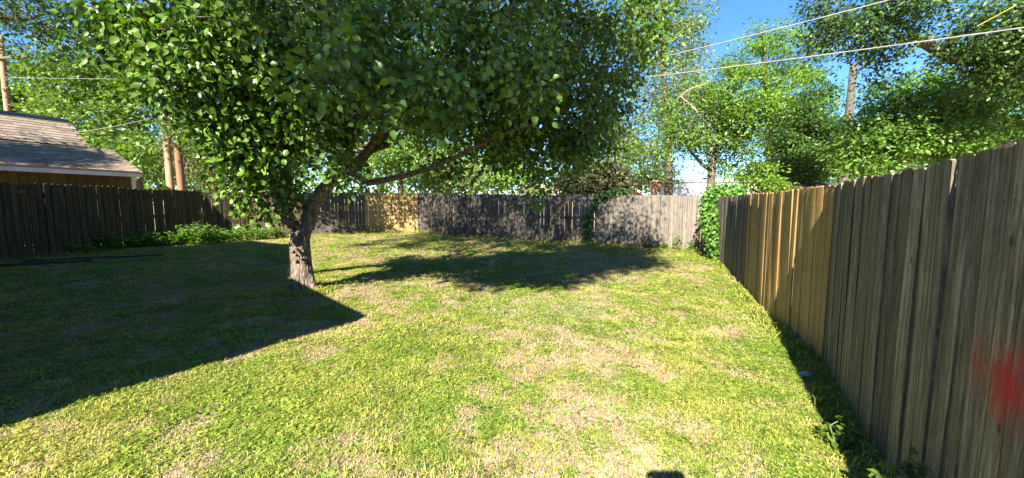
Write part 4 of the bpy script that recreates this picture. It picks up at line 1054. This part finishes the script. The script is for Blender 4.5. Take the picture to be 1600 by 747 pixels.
def clover(n, rad, h, s):
    V = []; F = []; var = []
    for i in range(n):
        a = rng.uniform(0, 6.283); r = rad * math.sqrt(rng.random()); c = np.array([math.cos(a) * r, math.sin(a) * r, h * rng.uniform(.25, 1)])
        vv = rng.random(); b0 = rng.uniform(0, 6.283); sz = s * rng.uniform(.6, 1.2); tl = rng.uniform(-.4, .4, 2)
        for k in range(3):
            b = b0 + k * 2.094 + rng.uniform(-.2, .2); d = np.array([math.cos(b), math.sin(b), 0]); w = np.array([-d[1], d[0], 0]); m = len(V)
            pts = [c, c + d * sz * .6 + w * sz * .42, c + d * sz * 1.05, c + d * sz * .6 - w * sz * .42]
            for p in pts: V.append((p[0], p[1], p[2] + (p[0] - c[0]) * tl[0] + (p[1] - c[1]) * tl[1]))
            F += [(m, m + 1, m + 2), (m, m + 2, m + 3)]; var += [vv] * 4
    return np.array(V), np.array(F), np.array(var)
def rosette(n, L, w):
    V = []; F = []; var = []
    for i in range(n):
        b = rng.uniform(0, 6.283); d = np.array([math.cos(b), math.sin(b), 0]); wv = np.array([-d[1], d[0], 0]) * w * rng.uniform(.7, 1.2); l = L * rng.uniform(.5, 1.1); rise = rng.uniform(.1, .8); m = len(V)
        z = np.array([0, 0, 1.])
        V += [d * l * .05, d * l * .45 + wv + z * l * rise * .5, d * l * .8 + wv * .8 + z * l * rise * .55, d * l + z * l * rise * .45, d * l * .8 - wv * .8 + z * l * rise * .55, d * l * .45 - wv + z * l * rise * .5, d * l * .5 + z * l * rise * .4]
        F += [(m, m + 6, m + 5), (m, m + 1, m + 6), (m + 1, m + 2, m + 6), (m + 2, m + 3, m + 6), (m + 3, m + 4, m + 6), (m + 4, m + 5, m + 6)]; var += [rng.random()] * 7
    return np.array(V), np.array(F), np.array(var)
def litter(n, rad):
    V = []; F = []; var = []
    for i in range(n):
        a = rng.uniform(0, 6.283); r = rad * math.sqrt(rng.random()); b = rng.uniform(0, 3.14); l = rng.uniform(.006, .022) if rng.random() < .9 else rng.uniform(.02, .05); w = rng.uniform(.001, .0026); m = len(V)
        c = np.array([math.cos(a) * r, math.sin(a) * r, rng.uniform(.002, .012)]); d = np.array([math.cos(b) * l, math.sin(b) * l, rng.uniform(-.006, .01)]); wv = np.array([-math.sin(b) * w, math.cos(b) * w, 0])
        V += [c - d - wv, c - d + wv, c + d + wv, c + d - wv]; F += [(m, m + 1, m + 2), (m, m + 2, m + 3)]; var += [rng.random()] * 4
    return np.array(V), np.array(F), np.array(var)
protos = [proto('grass_tuft', lambda: tuft(34, .030, .075, .0028, 1.0), M['grass']), proto('grass_tuft', lambda: tuft(24, .044, .065, .0026, 1.0), M['grass']), proto('grass_tuft', lambda: tuft(40, .022, .09, .0026, 1.4), M['grass']),
          proto('clover_patch', lambda: clover(26, .07, .026, .012), M['clover']), proto('clover_patch', lambda: clover(18, .075, .02, .015), M['clover']), proto('clover_patch', lambda: clover(30, .08, .034, .010), M['clover']),
          proto('weed_rosette', lambda: rosette(9, .075, .016), M['weedy']), proto('weed_rosette', lambda: rosette(12, .06, .012), M['weedy']),
          proto('straw', lambda: litter(46, .11), M['straw']), proto('dry_tuft', lambda: tuft(30, .03, .10, .0022, 1.6), M['straw']),
          proto('fine_grass', lambda: tuft(80, .03, .10, .0022, .8), M['bluegrass'])]
pcol = bpy.data.collections.new('lawn_prototypes')
for i, o in enumerate(protos):
    o.name = 'p%02d_' % i + o.name; pcol.objects.link(o)

def fnoise(x, y, s, seed):
    return np.array([mnoise.fractal(Vector((a * s + seed, b * s - seed, seed * .37)), .8, 2.0, 4) for a, b in zip(x, y)])
def lawn():
    # candidate points: density falls with distance so that clumps stay near pixel size
    X = []; Y = []; W = []
    def add(n, x0, x1, y0, y1): X.append(rng.uniform(x0, x1, n)); Y.append(rng.uniform(y0, y1, n))
    add(60000, -6.2, 3.4, 1.6, 4.2); add(64000, -11.6, 4.5, 4.2, 8); add(44000, -12, 6.2, 8, 13); add(24000, -11.5, 4.8, 13, 18); add(16000, -7.5, 2.6, -5, 1.6)
    x = np.concatenate(X); y = np.concatenate(Y)
    # keep inside the yard and the view
    keep = ~(((x + 3.32) * -.849 + (y - 1.52) * .528 > .38) & ((x + 3.32) * -.528 + (y - 1.52) * -.849 > .38))
    def right_of(poly, x, y):      # boundary x at given y
        p = np.array(poly); o = np.argsort(p[:, 1]); return np.interp(y, p[o, 1], p[o, 0])
    keep &= (x < right_of(RIGHT, x, y) + .02) & (x > right_of(LEFT, x, y) - .05)
    bx = np.array(BACK); keep &= y < np.interp(x, bx[:, 0], bx[:, 1]) + .02
    x, y = x[keep], y[keep]
    n1 = fnoise(x, y, .55, 3.1); n2 = fnoise(x, y, 2.2, 8.7); n3 = fnoise(x, y, 1.0, 21.3)
    n4 = fnoise(x, y, 5.5, 41.7); pr = .45 + .55 * n1 + .8 * n2 + .7 * n4
    # worn strip down the middle of the yard, greener edge along the right fence, greener shaded left
    rb = right_of(RIGHT, x, y); dr = rb - x
    pr += .45 * np.exp(-(dr / .75) ** 2)
    worn = np.exp(-(((x - (.10 + .17 * y)) / .55) ** 2)); pr -= .38 * worn
    for cx_, cy_, rr_, am in [(.05, 3.7, .26, .7), (-.5, 5.5, .55, .2), (-2.2, 2.6, .3, .3), (-3.0, 6.1, .55, .9), (1.45, 2.05, .28, .5), (.35, 2.3, .3, .45), (-1.3, 2.3, .25, .4), (3.9, 11.2, .8, .4), (-2.6, 7.6, .7, .35), (-5.2, 6.2, .8, .4)]:
        pr -= am * np.exp(-(((x - cx_) ** 2 + (y - cy_) ** 2) / rr_ ** 2))
    for cx_, cy_, rr_ in [(-2.6, 2.6, .6), (-2.0, 3.6, .7), (-1.2, 3.0, .6), (1.3, 3.0, .5)]: pr += .35 * np.exp(-(((x - cx_) ** 2 + (y - cy_) ** 2) / rr_ ** 2))
    pr = np.clip(pr, .10, 1)
    u = rng.random(len(x)); g = u < pr
    blue = (((x - .35) / 1.1) ** 2 + ((y - 5.6) / .65) ** 2) + .4 * n2 < 1
    r = rng.random(len(x))
    mixv = np.clip(.5 + .9 * n3, .08, .92)
    idx = np.where(r < mixv * .85, rng.integers(3, 6, len(x)), rng.integers(0, 3, len(x)))
    idx = np.where(rng.random(len(x)) < .075, rng.integers(6, 8, len(x)), idx)
    idx = np.where(g, idx, np.where(rng.random(len(x)) < .6, 8, 9))
    idx = np.where(blue & (rng.random(len(x)) < .3), 10, idx)
    drop = (~g) & (rng.random(len(x)) < .5)
    x, y, idx = x[~drop], y[~drop], idx[~drop]
    tr = (x + 3.48) ** 2 + (y - 6.32) ** 2 > .33 ** 2; x, y, idx = x[tr], y[tr], idx[tr]
    N = len(x); z = gz_np(x, y)
    edge = (right_of(RIGHT, x, y) - x < .10) | (x - right_of(LEFT, x, y) < .12) | (np.interp(x, bx[:, 0], bx[:, 1]) - y < .14) | ((x + 3.48) ** 2 + (y - 6.32) ** 2 < .42 ** 2)
    edge &= rng.random(N) < .7
    idx = np.where(edge, 1, idx)
    sc = np.minimum(np.exp(rng.normal(0, .28, N)), np.where(idx >= 6, 1.25, 1.7)) * np.where(y < 4, .85, np.where(y > 10, 1.35, 1.1))
    sc = np.where(edge, sc * 1.9, sc)
    me = bpy.data.meshes.new('lawn_grass'); me.vertices.add(N); me.vertices.foreach_set('co', np.stack([x, y, z], 1).astype(np.float32).ravel())
    a = me.attributes.new('idx', 'INT', 'POINT'); a.data.foreach_set('value', idx.astype(np.int32))
    a = me.attributes.new('rot', 'FLOAT_VECTOR', 'POINT'); a.data.foreach_set('vector', np.stack([rng.normal(0, .09, N), rng.normal(0, .09, N), rng.uniform(0, 6.283, N)], 1).astype(np.float32).ravel())
    a = me.attributes.new('scl', 'FLOAT', 'POINT'); a.data.foreach_set('value', sc.astype(np.float32))
    o = obj('lawn_grass', me); tag(o, 'short patchy lawn of clover, weeds and yellowing grass', kind='stuff')
    ng = bpy.data.node_groups.new('scatter', 'GeometryNodeTree')
    ng.interface.new_socket('Geometry', in_out='INPUT', socket_type='NodeSocketGeometry'); ng.interface.new_socket('Geometry', in_out='OUTPUT', socket_type='NodeSocketGeometry')
    N_, L_ = ng.nodes, ng.links
    gi, go = N_.new('NodeGroupInput'), N_.new('NodeGroupOutput'); ip = N_.new('GeometryNodeInstanceOnPoints'); ci = N_.new('GeometryNodeCollectionInfo')
    ci.inputs['Collection'].default_value = pcol; ci.inputs['Separate Children'].default_value = True; ci.inputs['Reset Children'].default_value = True
    def na(nm, ty):
        n = N_.new('GeometryNodeInputNamedAttribute'); n.data_type = ty; n.inputs[0].default_value = nm; return n.outputs[0]
    L_.new(gi.outputs[0], ip.inputs['Points']); L_.new(ci.outputs[0], ip.inputs['Instance']); ip.inputs['Pick Instance'].default_value = True
    L_.new(na('idx', 'INT'), ip.inputs['Instance Index']); L_.new(na('scl', 'FLOAT'), ip.inputs['Scale'])
    er = N_.new('FunctionNodeEulerToRotation'); L_.new(na('rot', 'FLOAT_VECTOR'), er.inputs[0]); L_.new(er.outputs[0], ip.inputs['Rotation'])
    L_.new(ip.outputs[0], go.inputs[0])
    md = o.modifiers.new('scatter', 'NODES'); md.node_group = ng
lawn()

# ------------------------------------------------------------------ the photographer, just behind the lens; only the phone's shadow reaches the picture
def photographer():
    def mat(n, c, r=.7): return plain_mat(n, c, tuple(min(1, q * 1.25) for q in c), 20, r, .3, .1)
    skin, shirt, jeans, hair, shoe = mat('skin', (.42, .24, .16), .5), mat('grey_shirt', (.16, .18, .22)), mat('blue_jeans', (.05, .07, .13)), mat('brown_hair', (.04, .025, .015)), mat('dark_shoe', (.03, .03, .03))
    O = Vector((.030, -.465, gz(0, -.465) + .045))
    t = thing('person', 'person in grey shirt and jeans standing holding up a phone in both hands', 'person', O)
    def skinned(name, verts, edges, m, root=0, sub=2):
        me = bpy.data.meshes.new(name); me.from_pydata([v[0] for v in verts], edges, []); me.update()
        o = bpy.data.objects.new(name, me); link(o, t); me.materials.append(m)
        md = o.modifiers.new('skin', 'SKIN'); md.use_smooth_shade = True
        for i, v in enumerate(verts):
            sv = me.skin_vertices[0].data[i]; sv.radius = v[1] if isinstance(v[1], tuple) else (v[1], v[1]); sv.use_root = i == root
        sd = o.modifiers.new('subdivide', 'SUBSURF'); sd.levels = sub; sd.render_levels = sub
        return o
    V = [((0, 0, .94), (.15, .105)), ((0, .01, 1.10), (.135, .095)), ((0, .0, 1.28), (.155, .105)), ((0, -.01, 1.40), (.12, .085)), ((0, .0, 1.47), .055), ((0, .02, 1.54), .06), ((0, .035, 1.62), (.075, .095)), ((0, .03, 1.69), (.06, .075))]
    E = [(i, i + 1) for i in range(7)]
    for s in (-1, 1):
        n = len(V); V += [((s * .17, -.01, 1.385), .062), ((s * .255, .09, 1.17), .045), ((s * .20, .26, 1.33), .038), ((s * .135, .355, 1.505), .029), ((s * .100, .383, 1.540), (.030, .042))]
        E += [(3, n), (n, n + 1), (n + 1, n + 2), (n + 2, n + 3), (n + 3, n + 4)]
        n = len(V); V += [((s * .095, .0, .86), .085), ((s * .10, .01, .50), .058), ((s * .105, -.015, .30), .052), ((s * .11, -.03, .09), .036), ((s * .115, .06, .03), .034), ((s * .12, .13, .025), .026)]
        E += [(0, n)] + [(n + i, n + i + 1) for i in range(5)]
    body = skinned('body', V, E, skin)
    # fingers: four behind the phone, the thumb on its near edge
    fv = []; fe = []
    for s in (-1, 1):
        for k, (dz, L) in enumerate([(.052, .95), (.030, 1.05), (.008, 1.0), (-.014, .82)]):
            n = len(fv); b = Vector((s * .104, .395, 1.528 + dz * .5))
            fv += [(tuple(b), .010), (tuple(b + Vector((-s * .002, .030 * L, .012))), .0095), (tuple(b + Vector((-s * .028 * L, .046, .016))), .0085), (tuple(b + Vector((-s * .048 * L, .049, .014))), .0072)]
            fe += [(n, n + 1), (n + 1, n + 2), (n + 2, n + 3)]
        n = len(fv); b = Vector((s * .098, .372, 1.535)); fv += [(tuple(b), .012), (tuple(b + Vector((-s * .018, -.006, .022))), .0105), (tuple(b + Vector((-s * .038, .006, .034))), .0085)]; fe += [(n, n + 1), (n + 1, n + 2)]
    k = 0
    while k < len(fv):
        n = 4 if (k % 19) < 16 else 3
        skinned('finger' if n == 4 else 'thumb', fv[k:k + n], [(i, i + 1) for i in range(n - 1)], skin, 0, 1); k += n
    SV = [((0, 0, .90), (.165, .12)), ((0, .01, 1.10), (.148, .108)), ((0, .0, 1.28), (.168, .118)), ((0, -.01, 1.405), (.13, .092))]; SE = [(0, 1), (1, 2), (2, 3)]
    for s in (-1, 1):
        n = len(SV); SV += [((s * .175, -.01, 1.388), .073), ((s * .235, .06, 1.23), .06)]; SE += [(3, n), (n, n + 1)]
    skinned('shirt', SV, SE, shirt)
    JV = [((0, 0, .96), (.162, .116))]; JE = []
    for s in (-1, 1):
        n = len(JV); JV += [((s * .097, .0, .85), .098), ((s * .10, .01, .50), .072), ((s * .107, -.02, .10), .06)]; JE += [(0, n), (n, n + 1), (n + 1, n + 2)]
    skinned('jeans', JV, JE, jeans)
    for s in (-1, 1): skinned('shoe', [((s * .11, -.04, .045), .044), ((s * .115, .06, .04), .042), ((s * .122, .15, .032), .034)], [(0, 1), (1, 2)], shoe)
    skinned('hair', [((0, -.005, 1.60), (.074, .07)), ((0, .005, 1.68), (.078, .085)), ((0, .05, 1.725), (.06, .05))], [(0, 1), (1, 2)], hair)
    bm = bmesh.new(); add_box(bm, (0, 0, 0), (.158, .008, .075)); bmesh.ops.bevel(bm, geom=bm.edges[:], offset=.003, segments=2, affect='EDGES')
    add_box(bm, (-.05, .0045, .012), (.022, .003, .034)); bmesh.ops.transform(bm, matrix=Matrix.Translation((.030, -.048, 1.608)), verts=bm.verts)
    tag(obj('phone', bm, shoe), 'slim black phone held up sideways in both hands behind the lens', 'phone')
photographer()
